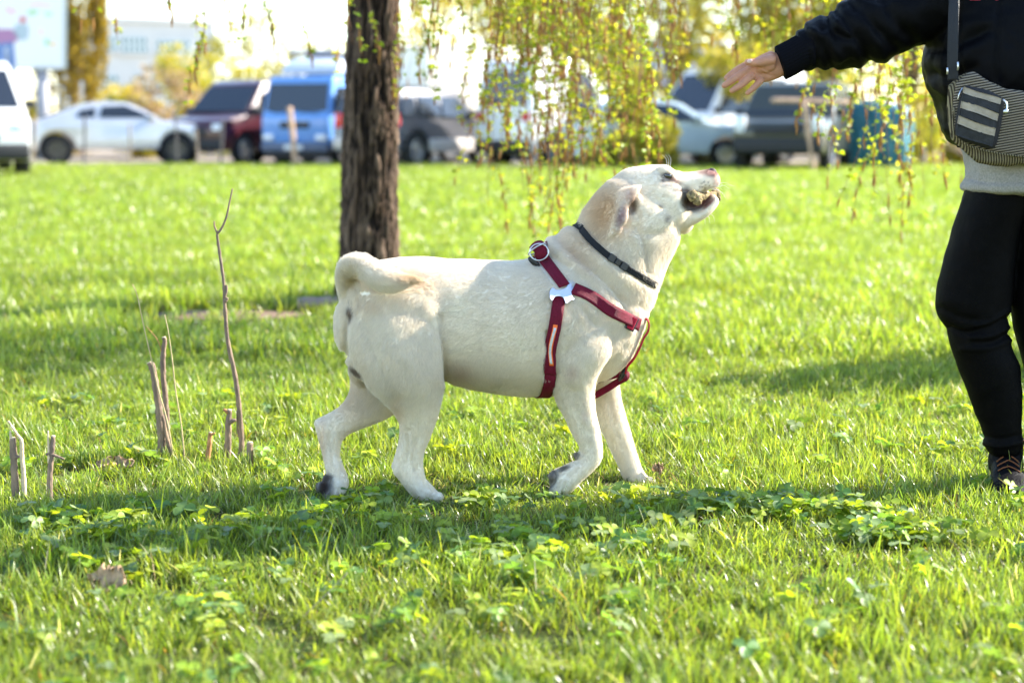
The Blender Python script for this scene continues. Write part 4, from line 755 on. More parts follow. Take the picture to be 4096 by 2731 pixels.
def sculpt(V, F):
    Nn = normals_of(V, F); ux, uy = to_px(V); near = (V-np.array(P(1900,1300,ymid(1900)))) @ LAT
    side = np.abs(Nn @ LAT)
    d = np.zeros(len(V))
    def ridge(poly, w, amt, only=None, pw=1.0):
        nonlocal d
        k = np.exp(-(poly_dist(ux, uy, poly)/w)**2)*amt
        if only is not None: k = k*only
        d = d + k
    nr = (near < 0.02)*1.0
    body = (uy < 1640)*1.0
    # neck rolls
    ridge([(2200,962),(2290,1040),(2380,1120),(2440,1210),(2470,1290)], 26, .007)
    ridge([(2232,968),(2320,1040),(2400,1110),(2470,1180),(2520,1260)], 17, -.007)
    ridge([(2268,925),(2350,1000),(2440,1065),(2520,1120)], 26, .006)
    ridge([(2306,905),(2380,985),(2470,1060),(2590,1130)], 15, -.005)
    ridge([(2160,1010),(2210,1080),(2290,1180),(2380,1290)], 16, -.005)
    # throat crease, cheek, ear root
    ridge([(2545,905),(2580,985),(2590,1080)], 14, -.006, nr); ridge([(2500,905),(2560,930),(2640,935),(2700,910)], 16, -.006, nr)
    ridge([(2530,830),(2552,860),(2560,900)], 18, -.007, nr)
    ridge([(2655,722),(2690,726),(2722,738)], 9, -.004); ridge([(2650,745),(2700,752),(2735,752)], 14, -.002)
    # shoulder blade, elbow, flank, thigh
    ridge([(2240,1250),(2300,1330),(2400,1400),(2480,1400)], 45, .006, nr); ridge([(2205,1450),(2195,1510)], 22, .006, nr)
    ridge([(2190,1330),(2200,1420),(2188,1500)], 14, -.010, nr*(uy>1300)); ridge([(2400,1520),(2440,1450),(2500,1380)], 16, -.006, nr)
    ridge([(1740,1180),(1762,1290),(1768,1400),(1778,1500)], 26, -.008, nr*(ux>1752)*(uy>1250)); ridge([(1650,1120),(1740,1150),(1790,1260)], 50, -.006, nr)
    ridge([(1720,1250),(1740,1380),(1745,1500)], 30, .006, nr); ridge([(1560,1300),(1620,1420),(1690,1550)], 45, .005, nr)
    ridge([(1470,1310),(1490,1400),(1540,1500),(1590,1590)], 22, -.005, nr); ridge([(1392,1270),(1384,1340),(1390,1420)], 12, -.010)
    ridge([(1415,1150),(1440,1190),(1425,1260)], 16, -.008, nr)
    ridge([(1660,1760),(1648,1820),(1660,1880)], 12, -.005, nr); ridge([(2350,1640),(2362,1720),(2368,1790)], 10, -.003, nr)
    ridge([(2300,1800),(2330,1812)], 10, -.004, nr)
    # tendons, hocks, wrists
    ridge([(1612,1700),(1612,1760),(1600,1830)], 9, .004, nr); ridge([(1632,1720),(1630,1790),(1622,1850)], 9, -.005, nr); ridge([(1680,1770),(1672,1840),(1684,1900)], 10, .003, nr)
    ridge([(1582,1862),(1590,1885)], 13, .005, nr); ridge([(1270,1690),(1282,1705)], 15, .004); ridge([(1330,1700),(1316,1760),(1330,1850)], 9, -.004); ridge([(1292,1720),(1300,1800),(1312,1880)], 8, .0025)
    ridge([(2300,1560),(2310,1640),(2340,1720)], 13, -.004, nr); ridge([(2340,1540),(2352,1640),(2376,1760)], 14, .004, nr); ridge([(2390,1780),(2396,1820)], 14, .003, nr); ridge([(2440,1600),(2460,1700),(2500,1800)], 10, -.003)
    ridge([(2270,1905),(2310,1880)], 7, -.003, nr); ridge([(2240,1890),(2215,1930),(2214,1968)], 7, -.003, nr)
    # toes clefts
    for q in ([(2245,1975),(2262,1930)], [(2222,1978),(2240,1925)], [(1712,1985),(1735,1960)], [(1728,1992),(1748,1968)], [(1322,1990),(1340,1955)], [(1345,1985),(1362,1950)]): ridge(q, 6, -.0045)
    lump = fbm(V, 9, 2)*.0022 + fbm(V, 30, 2, 5)*.0004
    return V + Nn*(d*0.8 + lump)[:, None]
DV = sculpt(DV, DF)
DOG_BVH = BVHTree.FromPolygons([Vector(v) for v in DV], DF)
def coat_colors(V, Nn=None):
    ux, uy = to_px(V); n = len(V)
    C = np.tile(np.array([0.93, 0.845, 0.715]), (n, 1))
    def blob(px, py, rx, ry, col, k=1.0, rot=0.0, pw=2, cond=None):
        nonlocal C
        c, s = math.cos(rot), math.sin(rot); dx, dy = ux-px, uy-py
        u = (dx*c+dy*s)/rx; v = (-dx*s+dy*c)/ry
        w = k*np.exp(-np.abs(u*u+v*v)**(pw/2))
        if cond is not None: w = w*cond
        C = C*(1-w[:, None]) + np.array(col)*w[:, None]
    tan = (0.70, 0.52, 0.32); pink = (0.62, 0.42, 0.36)
    near = (V-np.array(P(1900,1300,ymid(1900)))) @ LAT
    lump = 0.5+0.5*vnoise(V, 14, 3.1)
    blob(2400, 830, 90, 110, tan, .6); blob(2430, 840, 48, 95, (0.64,0.42,0.22), .75, .3); blob(2330, 960, 90, 50, tan, .35, .7)
    blob(2300, 1010, 100, 25, (0.72,0.55,0.40), .5, .75); blob(1640, 1118, 70, 30, (0.72,0.52,0.30), .75, .15)
    blob(1400, 1120, 40, 60, (0.70,0.58,0.36), .5); blob(1480, 1220, 60, 30, (0.74,0.58,0.42), .35); blob(1590, 1660, 25, 80, tan, .4)
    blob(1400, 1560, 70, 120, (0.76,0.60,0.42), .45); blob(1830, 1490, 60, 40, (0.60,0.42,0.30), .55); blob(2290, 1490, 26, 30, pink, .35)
    blob(1290, 1760, 14, 90, (0.74,0.56,0.40), .5); blob(2340, 1660, 14, 18, pink, .3); blob(2060, 1530, 180, 40, (0.74,0.64,0.46), .35)
    # pads and dark places
    dk = (0.035, 0.022, 0.017)
    blob(1296, 1948, 36, 52, dk, 1.0, .15, 4, (ux < 1350)*1.0); blob(1308, 1908, 26, 17, dk, .9, 0, 4); blob(2204, 1914, 26, 50, dk, .9, .25, 4); blob(2258, 1872, 26, 10, dk, .7, -.35, 4); blob(2304, 1818, 14, 16, dk, .9, 0, 4)
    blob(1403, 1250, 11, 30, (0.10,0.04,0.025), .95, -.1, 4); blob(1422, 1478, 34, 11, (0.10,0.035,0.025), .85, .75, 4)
    # face: eye rims, nose bridge, lips, mouth
    blob(2674, 707, 25, 17, (0.07,0.035,0.03), .97, .35, 4); blob(2700, 722, 30, 9, (0.30,0.15,0.12), .8, .45); blob(2655, 722, 10, 7, (0.25,0.13,0.11), .7)
    blob(2672, 738, 30, 10, (0.55,0.42,0.38), .4)
    blob(2850, 690, 34, 20, (0.20,0.085,0.07), .97, 0, 4); blob(2808, 690, 26, 10, (0.35,0.2,0.17), .7); blob(2868, 722, 12, 30, (0.60,0.33,0.29), .6)
    mouth = smooth(.02, .06, 0.10-np.abs(near+0.0)*0)  # same on both cheeks
    blob(2775, 808, 44, 38, (0.045,0.012,0.010), .97, -.2, 5); blob(2822, 800, 40, 20, (0.20,0.05,0.045), .9, -.75, 4); blob(2742, 790, 20, 44, (0.06,0.03,0.025), .8, .15, 4)
    blob(2730, 762, 34, 7, (0.14,0.08,0.065), .75, .05, 4); blob(2838, 815, 34, 7, (0.30,0.10,0.09), .8, -.75, 4)
    for (a, b) in ((2807,735),(2818,728),(2826,740),(2812,748),(2834,730),(2822,752),(2800,748),(2840,742)): blob(a, b, 3.5, 3.5, (0.12,0.07,0.06), .75)
    # inner ear; the dark shade at the ear canal is painted in
    blob(2486, 868, 20, 52, (0.36,0.24,0.24), .9, .25, 3); blob(2528, 785, 26, 38, (0.42,0.26,0.19), .7, -.2); blob(2532, 826, 19, 34, (0.13,0.065,0.04), .88, 0, 3)
    blob(2645, 829, 9, 10, (0.45,0.35,0.26), .7); blob(2671, 875, 11, 12, (0.42,0.33,0.25), .7)
    C = C*(0.96+0.08*lump)[:, None]
    return np.clip(C, 0.01, 0.95)
m_skin = mat('dog_coat_skin', (0.75, 0.68, 0.58), rough=0.75, spec=0.2, attr='coat', var=0.06, vscale=90, bump=0.1, bscale=220)
m_fur = mat('dog_fur', (0.78, 0.72, 0.62), rough=0.8, spec=0.06, attr='coat', trans=0.5)
dog = thing('dog', 'pale yellow short-haired dog walking right with its head raised and a chew in its mouth', 'dog', (P(1900,1300,4.15).x, 4.15, 0))
dog_body = part(dog, 'body', DV, DF, m_skin); set_color(dog_body.data, 'coat', coat_colors(DV))

# eyes and nose
m_eye = mat('dog_eye', (0.012, 0.008, 0.007), rough=0.06, spec=0.8, coat=1.0)
for sg in (-1, 1):
    hit = DOG_BVH.ray_cast(CAMP, ray(2673, 704)) if sg < 0 else None
    if sg < 0: c = np.array(hit[0]); ec = c
    else: c = ec + 2*np.dot(np.array(P(2673,704,4.225))-ec, LAT)*LAT
    c = c - sg*LAT*0.0035
    part(dog, 'eye', *ellipsoid(c, (np.array([.0108,0,-.003]), np.array([0,.008,0]), np.array([.001,0,.0082])), 20, 14), m_eye)
m_nose = mat('dog_nose', (0.075, 0.030, 0.027), rough=0.38, spec=0.5, var=0.35, vscale=160, bump=0.5, bscale=500)
nm = MB()
nm.add(*loft([S((2833,677),(2836,702),4.225,.012),(S((2846,672),(2850,718),4.225,.0185)),(S((2858,676),(2861,724),4.225,.0175)),(S((2865,688),(2866,716),4.225,.011))], n=20))
nv, nf = fuse(nm, 0.0016, 3)
nn = normals_of(nv, nf); ux, uy = to_px(nv)
for sg in (-1, 1):
    c = np.array(P(2864, 702, 4.225+sg*.010)); nv = nv - nn*(np.exp(-((nv-c)**2).sum(1)/.0045**2)*.005)[:, None]
part(dog, 'nose', nv, nf, m_nose)
# whiskers and brow hairs
wv = MB()
for k in range(26):
    if k < 18:
        a = P(2800+random.random()*45, 725+random.random()*30, 4.225); sg = -1 if k % 2 else 1
        a = np.array(a) + LAT*sg*.036; e = a + np.array([.02+.03*random.random(), 0, -.025+.03*random.random()]) + LAT*sg*.012
    elif k < 23:
        a = np.array(P(2790+random.random()*50, 862-8*random.random(), 4.22)); e = a+np.array([.012, random.uniform(-.01,.01), -.022])
    else:
        a = np.array(P(2668+6*(k-23), 669, 4.19)); e = a+np.array([-.012+.004*(k-23), 0, .03])
    mid = (a+e)/2+np.array([0.004, 0, 0.004]); wv.add(*tube(catmull([a, mid, e], 4), np.linspace(.00035, .00012, 9), 4))
tag(part(dog, 'whiskers', wv.v, wv.f, mat('whisker', (0.8, 0.78, 0.74), rough=0.4)), kind='stuff')
# ------------------------------------------------------------------ collar, harness and chew
STRAP_PTS = []          # (point, half width) list, keeps the coat from growing through the webbing
def on_body(p):
    q, n, i, d = DOG_BVH.find_nearest(Vector(p)); return np.array(q), np.array(n)
def near_hits(px, step=8):
    L_ = sum(math.hypot(b[0]-a[0], b[1]-a[1]) for a, b in zip(px[:-1], px[1:])); n = max(3, int(L_/step/(len(px)-1)))
    out = []
    for x, y in catmull(px, n):
        h = DOG_BVH.ray_cast(CAMP, ray(x, y))
        if h[0] is not None: out.append(np.array(h[0]))
    return np.array(out)
MIDP = np.array(P(1900, 1300, ymid(1900)))
def mirror(pts):
    return np.array([on_body(p - 2*np.dot(p-MIDP, LAT)*LAT)[0] for p in pts])
def relax(pts, it=3):
    p = pts.copy()
    for _ in range(it): p[1:-1] = .5*p[1:-1]+.25*(p[:-2]+p[2:])
    return p
def ribbon(pts, width, lift=.0045, thick=.0022, stick=True, up=None, across=5, wob=0):
    """webbing strap lying on the body"""
    pts = np.asarray(pts); m = len(pts); T = np.gradient(pts, axis=0); T /= np.linalg.norm(T, axis=1)[:, None]
    top, bot = [], []; prev = None
    for i, p in enumerate(pts):
        if stick: q, n = on_body(p)
        else: q, n = p, np.array(up[i] if np.ndim(up) > 1 else up, float)
        if prev is not None: n = .6*prev+.4*n
        n = n - T[i]*np.dot(n, T[i]); n /= np.linalg.norm(n); prev = n
        s = np.cross(n, T[i])
        for k in range(across):
            u = (k/(across-1)-.5)*width
            r = q + s*u
            if stick:
                r2, n2 = on_body(r); h = max(0, np.dot(r2-r, n)); r = r + n*min(h, .01)
            top.append(r+n*(lift+thick)); bot.append(r+n*lift)
        if stick: STRAP_PTS.append((q, width/2))
    V = top+bot; a = across; o = m*a; F = []
    for i in range(m-1):
        for k in range(a-1):
            F.append((i*a+k, i*a+k+1, (i+1)*a+k+1, (i+1)*a+k)); F.append((o+i*a+k, o+(i+1)*a+k, o+(i+1)*a+k+1, o+i*a+k+1))
        F.append((i*a, (i+1)*a, o+(i+1)*a, o+i*a)); F.append((i*a+a-1, o+i*a+a-1, o+(i+1)*a+a-1, (i+1)*a+a-1))
    for i, sgn in ((0, 1), (m-1, -1)):
        for k in range(a-1):
            q = (i*a+k, o+i*a+k, o+i*a+k+1, i*a+k+1); F.append(q if sgn > 0 else q[::-1])
    return V, F
def webbing(name, col):
    m = mat(name, col, rough=0.65, spec=0.2, var=0.25, vscale=300)
    N, L = m.node_tree.nodes, m.node_tree.links; b = N['Principled BSDF']
    w = N.new('ShaderNodeTexWave'); w.inputs['Scale'].default_value = 190; w.bands_direction = 'DIAGONAL'; w.inputs['Distortion'].default_value = 1.0
    tc = N.new('ShaderNodeTexCoord'); L.new(tc.outputs['Object'], w.inputs['Vector'])
    bp = N.new('ShaderNodeBump'); bp.inputs['Strength'].default_value = .45; bp.inputs['Distance'].default_value = .002
    L.new(w.outputs['Fac'], bp.inputs['Height']); L.new(bp.outputs[0], b.inputs['Normal']); return m
m_web = webbing('maroon_webbing', (0.14, 0.004, 0.02)); m_web2 = webbing('red_webbing', (0.42, 0.012, 0.035))
m_blk = webbing('black_webbing', (0.016, 0.016, 0.017)); m_plas = mat('black_plastic', (0.012, 0.012, 0.013), rough=0.35, spec=0.5)
m_steel = mat('brushed_steel', (0.62, 0.62, 0.64), rough=0.28, metal=1.0, var=0.15, vscale=120)
m_plate = mat('lilac_steel_plate', (0.62, 0.66, 0.80), rough=0.45, metal=0.55, spec=0.5)
m_orange = mat('orange_trim', (0.95, 0.16, 0.02), rough=0.5); m_refl = mat('reflective_tape', (0.62, 0.58, 0.55), rough=0.35, spec=0.6, var=0.2, vscale=400)

gb = np.array(dog.location)
collar = thing('dog_collar', 'thin black collar with a plastic clip round the pale dog\'s neck', 'collar', tuple(P(2470,1030,4.2)))
cpx = [(2333,921),(2372,972),(2425,1020),(2475,1052),(2530,1088),(2580,1116),(2612,1136)]
cn = near_hits(cpx); cm = mirror(cn)
ring = np.concatenate([cn, cm[::-1]]); ring = np.concatenate([ring, ring[:1]]); ring = relax(ring, 2)
part(collar, 'collar_band', *ribbon(ring, .0155, .005, .0025), m_blk)
def slab(center, t, n, ln, wd, th, mat_, root, name, bev=.0015):
    t = np.asarray(t)/np.linalg.norm(t); n = n-t*np.dot(n, t); n = n/np.linalg.norm(n); s = np.cross(n, t)
    V, F = MB().box((-ln/2, -wd/2, 0), (ln/2, wd/2, th)).v, MB().box((0,0,0),(1,1,1)).f
    W = [center+t*v[0]+s*v[1]+n*v[2] for v in V]
    o = part(root, name, W, F, mat_, smooth_=False); b = o.modifiers.new('bevel', 'BEVEL'); b.width = bev; b.segments = 2
    return o
for (x, y, ln) in ((2448,1034,.018),(2472,1049,.014),(2496,1066,.018)):
    h = DOG_BVH.ray_cast(CAMP, ray(x, y)); n = np.array(h[1]); t = np.array(P(2520,1082,4.1))-np.array(P(2440,1030,4.1))
    slab(np.array(h[0])+n*.004, t, n, ln, .0185 if ln > .015 else .015, .007, m_plas, collar, 'clip_piece')

harness = thing('dog_harness', 'maroon webbing harness with steel plate buckled round the pale dog\'s chest', 'harness', tuple(P(2280,1170,4.1)))
back = near_hits([(2164,1030),(2176,1052),(2200,1085),(2252,1154)])
chest = near_hits([(2292,1158),(2360,1190),(2430,1235),(2500,1275),(2548,1298)])
girth = near_hits([(2238,1182),(2226,1260),(2214,1330),(2206,1400),(2205,1450),(2206,1490)])
part(harness, 'back_strap', *ribbon(back, .030, .0078), m_web)
part(harness, 'chest_strap', *ribbon(chest, .030, .0082), m_web)
part(harness, 'girth_strap', *ribbon(girth, .030, .0074), m_web)
# belly half of the girth strap and the far side of the harness
def under(px, Ys, w, name, lift=.005):
    pts = np.array([on_body(P(x, y, Y))[0] for (x, y), Y in zip(px, Ys)]); pts = relax(catmull(list(pts), 6), 2)
    part(harness, name, *ribbon(pts, w, lift), m_web); return pts
gm = mirror(girth); bm_ = mirror(back); chm = mirror(chest)
part(harness, 'back_strap', *ribbon(bm_, .030), m_web); part(harness, 'chest_strap', *ribbon(chm, .030), m_web); part(harness, 'girth_strap', *ribbon(gm, .030), m_web)
e0, e1 = girth[-1], gm[-1]; belly = []
for t in np.linspace(0, 1, 15):
    q = e0*(1-t)+e1*t; q[2] -= .12*math.sin(math.pi*t)+.0; belly.append(on_body(q)[0])
belly = relax(np.array(belly), 4)
part(harness, 'belly_strap', *ribbon(belly, .028), m_web)
w0, w1 = back[0], bm_[0]
top = np.array([on_body(w0*(1-t)+w1*t+np.array([0, 0, .03*math.sin(math.pi*t)]))[0] for t in np.linspace(0, 1, 9)])
part(harness, 'withers_strap', *ribbon(top, .030), m_web)
# reflective strip
sl = near_hits([(2220,1296),(2212,1345),(2208,1390),(2210,1430),(2212,1455)])
part(harness, 'orange_edging', *ribbon(sl, .0105, .0098, .0012), m_orange)
strip = part(harness, 'reflective_strip', *ribbon(sl[1:-1], .0062, .0112, .001), m_refl)
# cloud shaped plate
def plate():
    h = DOG_BVH.ray_cast(CAMP, ray(2268, 1168)); c = np.array(h[0]); n = np.array(h[1]); n = n/np.linalg.norm(n)
    x = np.array([1, 0, 0.]); x -= n*np.dot(x, n); x /= np.linalg.norm(x); y = np.cross(n, x)
    if y[2] < 0: y = -y
    bm = bmesh.new(); s = 4.15/FPX*1.22
    out = [(-45,8),(-36,24),(-20,20),(-6,14),(10,26),(26,42),(44,34),(60,34),(52,12),(46,-6),(56,-22),(44,-34),(28,-32),(20,-46),(4,-46),(-4,-30),(-24,-22),(-40,-22)]
    holes = [[(-28,-14),(8,-26),(6,-34),(-26,-22)], [(-14,18),(16,36),(20,29),(-8,12)], [(38,24),(32,-24),(39,-26),(45,24)]]
    out = [(445,1250),(446,1222),(470,1192),(500,1212),(545,1212),(590,1190),(604,1165),(600,1142),(635,1124),(668,1140),(692,1165),(664,1184),(645,1225),(640,1262),(664,1296),(630,1306),(610,1322),(588,1332),(578,1306),(560,1275),(520,1266),(485,1276),(466,1308),(446,1284)]
    def plane_hit(u, v, z):
        d = np.array(ray(2000+u/2.24, 620+v/2.24)); o = np.array(CAMP); q0 = c+n*z; return bm.verts.new(o+d*(np.dot(q0-o, n)/np.dot(d, n)))
    pts = catmull([np.array(p_, float) for p_ in out+[out[0]]], 3)[:-1]
    f = bm.faces.new([plane_hit(a, b, .0085) for a, b in pts]); r = bmesh.ops.extrude_face_region(bm, geom=[f])
    for v in [g for g in r['geom'] if isinstance(g, bmesh.types.BMVert)]: v.co += Vector(n*.0022)
    me = bpy.data.meshes.new('strap_plate'); bm.to_mesh(me); bm.free(); fix_normals(me)
    V = np.array([v.co[:] for v in me.vertices]); F = [tuple(p.vertices) for p in me.polygons]; bpy.data.meshes.remove(me)
    pl = part(harness, 'strap_plate', V, F, m_plate, smooth_=False); b = pl.modifiers.new('bevel', 'BEVEL'); b.width = .0008; b.segments = 2
    for hl in ():
        q = [c+x*(a*s)+y*(b*s)+n*.0094 for a, b in hl]; q2 = [p+n*.0011 for p in q]
        V = q+q2; part(harness, 'webbing_loop', V, [(0,1,2,3),(7,6,5,4),(0,4,5,1),(1,5,6,2),(2,6,7,3),(3,7,4,0)], m_web, smooth_=False)
plate()
# D-ring on the withers and its webbing tab
def loop_tube(c, ax, ay, r, n=40, dshape=False):
    pts = []
    for k in range(n+1):
        a = 2*math.pi*k/n; ca, sa = math.cos(a), math.sin(a)
        pts.append(c+ax*ca+ay*max(sa, -0.55 if dshape else -9))
    return tube(np.array(pts), r, 8, cap=False)
hz = DOG_BVH.ray_cast(CAMP, ray(2168, 1060)); dc = np.array(P(2156, 1008, hz[0].y-.012))
part(harness, 'd_ring', *loop_tube(dc, np.array([.0215,0,.006]), np.array([.006,-.004,-.019]), .0019), m_steel)
part(harness, 'd_ring', *loop_tube(dc+np.array([-.004,.01,.006]), np.array([.021,.004,.012]), np.array([.001,.02,-.008]), .0019), m_steel)
tb = np.array([np.array(P(2172,1042,hz[0].y-.006)), np.array(P(2164,1012,hz[0].y-.012)), np.array(P(2158,988,hz[0].y-.004)), np.array(P(2150,984,hz[0].y+.012)), np.array(P(2136,1005,hz[0].y+.018))])
part(harness, 'ring_tab', *ribbon(catmull(list(tb), 6), .030, 0, .003, stick=False, up=np.array([-.2,-1,.35])), m_web)
part(harness, 'tab_buckle', *ellipsoid(np.array(P(2136, 1048, hz[0].y-.004)), (np.array([.014,0,-.012]), np.array([0,.006,0]), np.array([.005,0,.006]))), m_plas)
# slide adjuster, chest ring and front strap
h = DOG_BVH.ray_cast(CAMP, ray(2520, 1292)); n = np.array(h[1]); t = np.array(P(2560,1312,4.1))-np.array(P(2480,1272,4.1))
slab(np.array(h[0])+n*.005, t, n, .026, .036, .004, m_plas, harness, 'slide_adjuster', .002); slab(np.array(h[0])+n*.0055+t/np.linalg.norm(t)*.001, t, n, .016, .031, .0055, m_web2, harness, 'adjuster_webbing')
Yc = 4.17
part(harness, 'chest_ring', *loop_tube(np.array(P(2560,1302,4.15)), np.array([.008,.012,.016]), np.array([.006,-.01,-.003]), .0016), m_steel)
fs = catmull([np.array(P(x, y, Y)) for x, y, Y in ((2550,1296,4.13),(2576,1274,4.135),(2592,1290,4.13),(2590,1322,4.13),(2572,1352,4.13),(2556,1390,4.13),(2536,1428,4.13),(2510,1460,4.14),(2500,1484,4.15))], 8)
fu = np.gradient(fs, axis=0); fup = np.cross(fu, np.array([0, 1.0, 0])); fup /= np.linalg.norm(fup, axis=1)[:, None]
part(harness, 'front_strap', *ribbon(fs, .022, 0, .0032, stick=False, up=fup), m_web2)
for k, (pa) in enumerate((((2500,1498,4.17),(2470,1500,4.17),(2420,1512,4.175),(2365,1532,4.18),(2320,1560,4.18)), ((2502,1512,4.18),(2468,1530,4.18),(2420,1560,4.185),(2368,1586,4.19),(2310,1592,4.19),(2225,1590,4.19)))):
    q = catmull([np.array(P(*a)) for a in pa], 8)
    part(harness, 'brisket_strap', *ribbon(q, .017, 0, .003, stick=False, up=np.array([.2,-.75,.6])), m_web)
part(harness, 'front_slide', *ellipsoid(np.array(P(2492,1494,4.16)), (np.array([.010,0,.019]), np.array([0,.010,0]), np.array([-.006,0,.0035]))), m_plas)
part(harness, 'slide_wrap', *ellipsoid(np.array(P(2500,1506,4.17)), (np.array([.008,0,.013]), np.array([0,.012,0]), np.array([-.009,0,.006]))), m_web)

# the knotted rawhide chew held across the mouth
bone_m = MB(); a0 = np.array(P(2779, 789, 4.155)); a1 = np.array(P(2858, 782, 4.275)); ax = (a1-a0)/np.linalg.norm(a1-a0)
mid = [a0*(1-t)+a1*t for t in np.linspace(0, 1, 7)]
bone_m.add(*tube(mid, [.011,.012,.010,.009,.0095,.011,.009], 14))
for c, r in ((a0+np.array([-.006,-.004,.004]), .0135), (a0+np.array([.007,0,-.008]), .0125), (a1+np.array([.002,0,.006]), .0125), (a1+np.array([.006,.004,-.007]), .011)):
    bone_m.add(*ellipsoid(c, (np.array([r,0,0]), np.array([0,r*.9,0]), np.array([0,0,r*1.05]))))
bv, bf = fuse(bone_m, .0016, 2); bn = normals_of(bv, bf)
bv = bv+bn*(fbm(bv, 110, 3)*.0022+fbm(bv, 300, 2, 4)*.0012)[:, None]
m_bone = mat('rawhide', (0.46, 0.34, 0.15), rough=0.8, var=0.5, vscale=140, vcol=(0.09, 0.07, 0.045), bump=0.6, bscale=400)
chew = tag(link('chew_bone', mesh_of('chew_bone', bv-a0, bf, m_bone), None, tuple(a0)), 'gnawed brownish rawhide chew held crosswise in the dog\'s mouth', 'dog chew')

# ------------------------------------------------------------------ the coat
def grow_fur(count):
    V = DV; tri = []
    for f in DF:
        tri.append((f[0], f[1], f[2]))
        if len(f) == 4: tri.append((f[0], f[2], f[3]))
    tri = np.array(tri); A, B, C = V[tri[:, 0]], V[tri[:, 1]], V[tri[:, 2]]
    cr = np.cross(B-A, C-A); ar = np.linalg.norm(cr, axis=1); Nt = cr/(ar[:, None]+1e-12)
    cdir = np.array(CAMP)[None]-A; cdir /= np.linalg.norm(cdir, axis=1)[:, None]
    w = ar*np.where((Nt*cdir).sum(1) > -.35, 1.0, 0.3); w /= w.sum()      # the far side gets a thinner coat
    k = RNG.choice(len(tri), count, p=w); r1 = np.sqrt(RNG.random(count)); r2 = RNG.random(count)
    p = A[k]*(1-r1)[:, None]+B[k]*(r1*(1-r2))[:, None]+C[k]*(r1*r2)[:, None]
    vn = normals_of(V, DF); n = vn[tri[k, 0]]*(1-r1)[:, None]+vn[tri[k, 1]]*(r1*(1-r2))[:, None]+vn[tri[k, 2]]*(r1*r2)[:, None]
    n /= np.linalg.norm(n, axis=1)[:, None]
    col = coat_colors(p); lum = col.mean(1); ux, uy = to_px(p)
    # under webbing, in the mouth and on the pads there is none
    keep = lum > 0.2
    kd = KDTree(len(STRAP_PTS)); 
    for i, (q, h) in enumerate(STRAP_PTS): kd.insert(Vector(q), i)
    kd.balance()
    for i in range(count):
        q, j, d = kd.find(p[i])
        if d < STRAP_PTS[j][1]*.92: keep[i] = False
    p, n, col, ux, uy = p[keep], n[keep], col[keep], ux[keep], uy[keep]; m = len(p)
    D = np.tile(np.array([-1, 0, -.38]), (m, 1)); L_ = np.full(m, .0098)
    def zone(w, d, l):
        nonlocal D, L_
        D = D*(1-w[:, None])+np.array(d)*w[:, None]; L_ = L_*(1-w)+l*w
    def g(px, py, rx, ry): return np.clip(1.6*np.exp(-((ux-px)/rx)**2-((uy-py)/ry)**2), 0, 1)
    zone(g(1560, 1400, 220, 260)*(ux < 1785), (-.35, 0, -1), .013); zone(g(1850, 1500, 180, 70), (.2, 0, -.9), .015)
    zone(g(2330, 1400, 170, 260), (-.35, 0, -1), .010); zone(g(2430, 1120, 200, 200), (-.5, 0, -1), .013); zone(g(2600, 1200, 70, 160), (.15, 0, -1), .015)
    zone(smooth(1590, 1680, uy), (-.12, 0, -1), .0065); zone(g(2590, 790, 130, 130), (-1, 0, -.35), .006); zone(g(2800, 760, 110, 110), (-1, 0, -.1), .0035)
    zone(g(2470, 850, 50, 80), (-.3, 0, -1), .005)
    zone(g(1500, 1560, 90, 70), (-.5, 0, -1), .020); zone(g(1415, 1440, 40, 130), (-.2, 0, -1), .012)
    tl = (uy < 1175) & (ux < 1720) & (p[:, 1] < 4.03)
    tc = catmull([(1404,1235),(1389,1120),(1400,1078),(1432,1062),(1480,1084),(1535,1115),(1595,1127),(1645,1122),(1712,1129)], 6); td = np.gradient(tc, axis=0)
    dd = ((ux[:, None]-tc[None, :, 0])**2+(uy[:, None]-tc[None, :, 1])**2).argmin(1)
    tv = np.stack([td[dd, 0], np.zeros(m), -td[dd, 1]], 1); tv /= np.linalg.norm(tv, axis=1)[:, None]
    near_t = np.sqrt(((ux[:, None]-tc[None, :, 0])**2+(uy[:, None]-tc[None, :, 1])**2).min(1)) < 47
    ontail = tl | ((ux < 1470) & (uy < 1110+RNG.uniform(0, 130, m)) & near_t); D[ontail] = tv[ontail]; L_[ontail] = .015
    sw = np.stack([vnoise(p, 16, 1.0), vnoise(p, 16, 9.0), vnoise(p, 16, 21.0)], 1)
    D /= np.linalg.norm(D, axis=1)[:, None]; D = D + sw*.2 + RNG.normal(0, .2, (m, 3))
    D = D - n*(D*n).sum(1)[:, None]; D /= np.linalg.norm(D, axis=1)[:, None]+1e-9
    L_ = L_*RNG.uniform(.75, 1.2, m)*(1+.12*vnoise(p, 40, 2))
    lift = RNG.uniform(.14, .46, m)
    pts = np.stack([p-n*.001, p+n*(L_*lift*.5)[:, None]+D*(L_*.35)[:, None], p+n*(L_*lift*.85)[:, None]+D*(L_*.7)[:, None], p+n*(L_*lift)[:, None]+D*L_[:, None]], 1)
    hc = bpy.data.hair_curves.new('fur'); hc.add_curves([4]*m)
    hc.attributes['position'].data.foreach_set('vector', (pts-gb).astype(np.float32).ravel())
    ra = hc.attributes.get('radius') or hc.attributes.new('radius', 'FLOAT', 'POINT')
    ra.data.foreach_set('value', np.tile(np.array([.00026, .00025, .00019, .00006], np.float32), m))
    hv = np.clip(col*RNG.uniform(.88, 1.06, (m, 1)), 0, .95)
    ca = hc.attributes.new('coat', 'FLOAT_COLOR', 'CURVE')
    ca.data.foreach_set('color', np.concatenate([hv, np.ones((m, 1))], 1).astype(np.float32).ravel())
    hc.materials.append(m_fur); o = link('fur', hc, dog); tag(o, kind='stuff'); return o
grow_fur(380000)
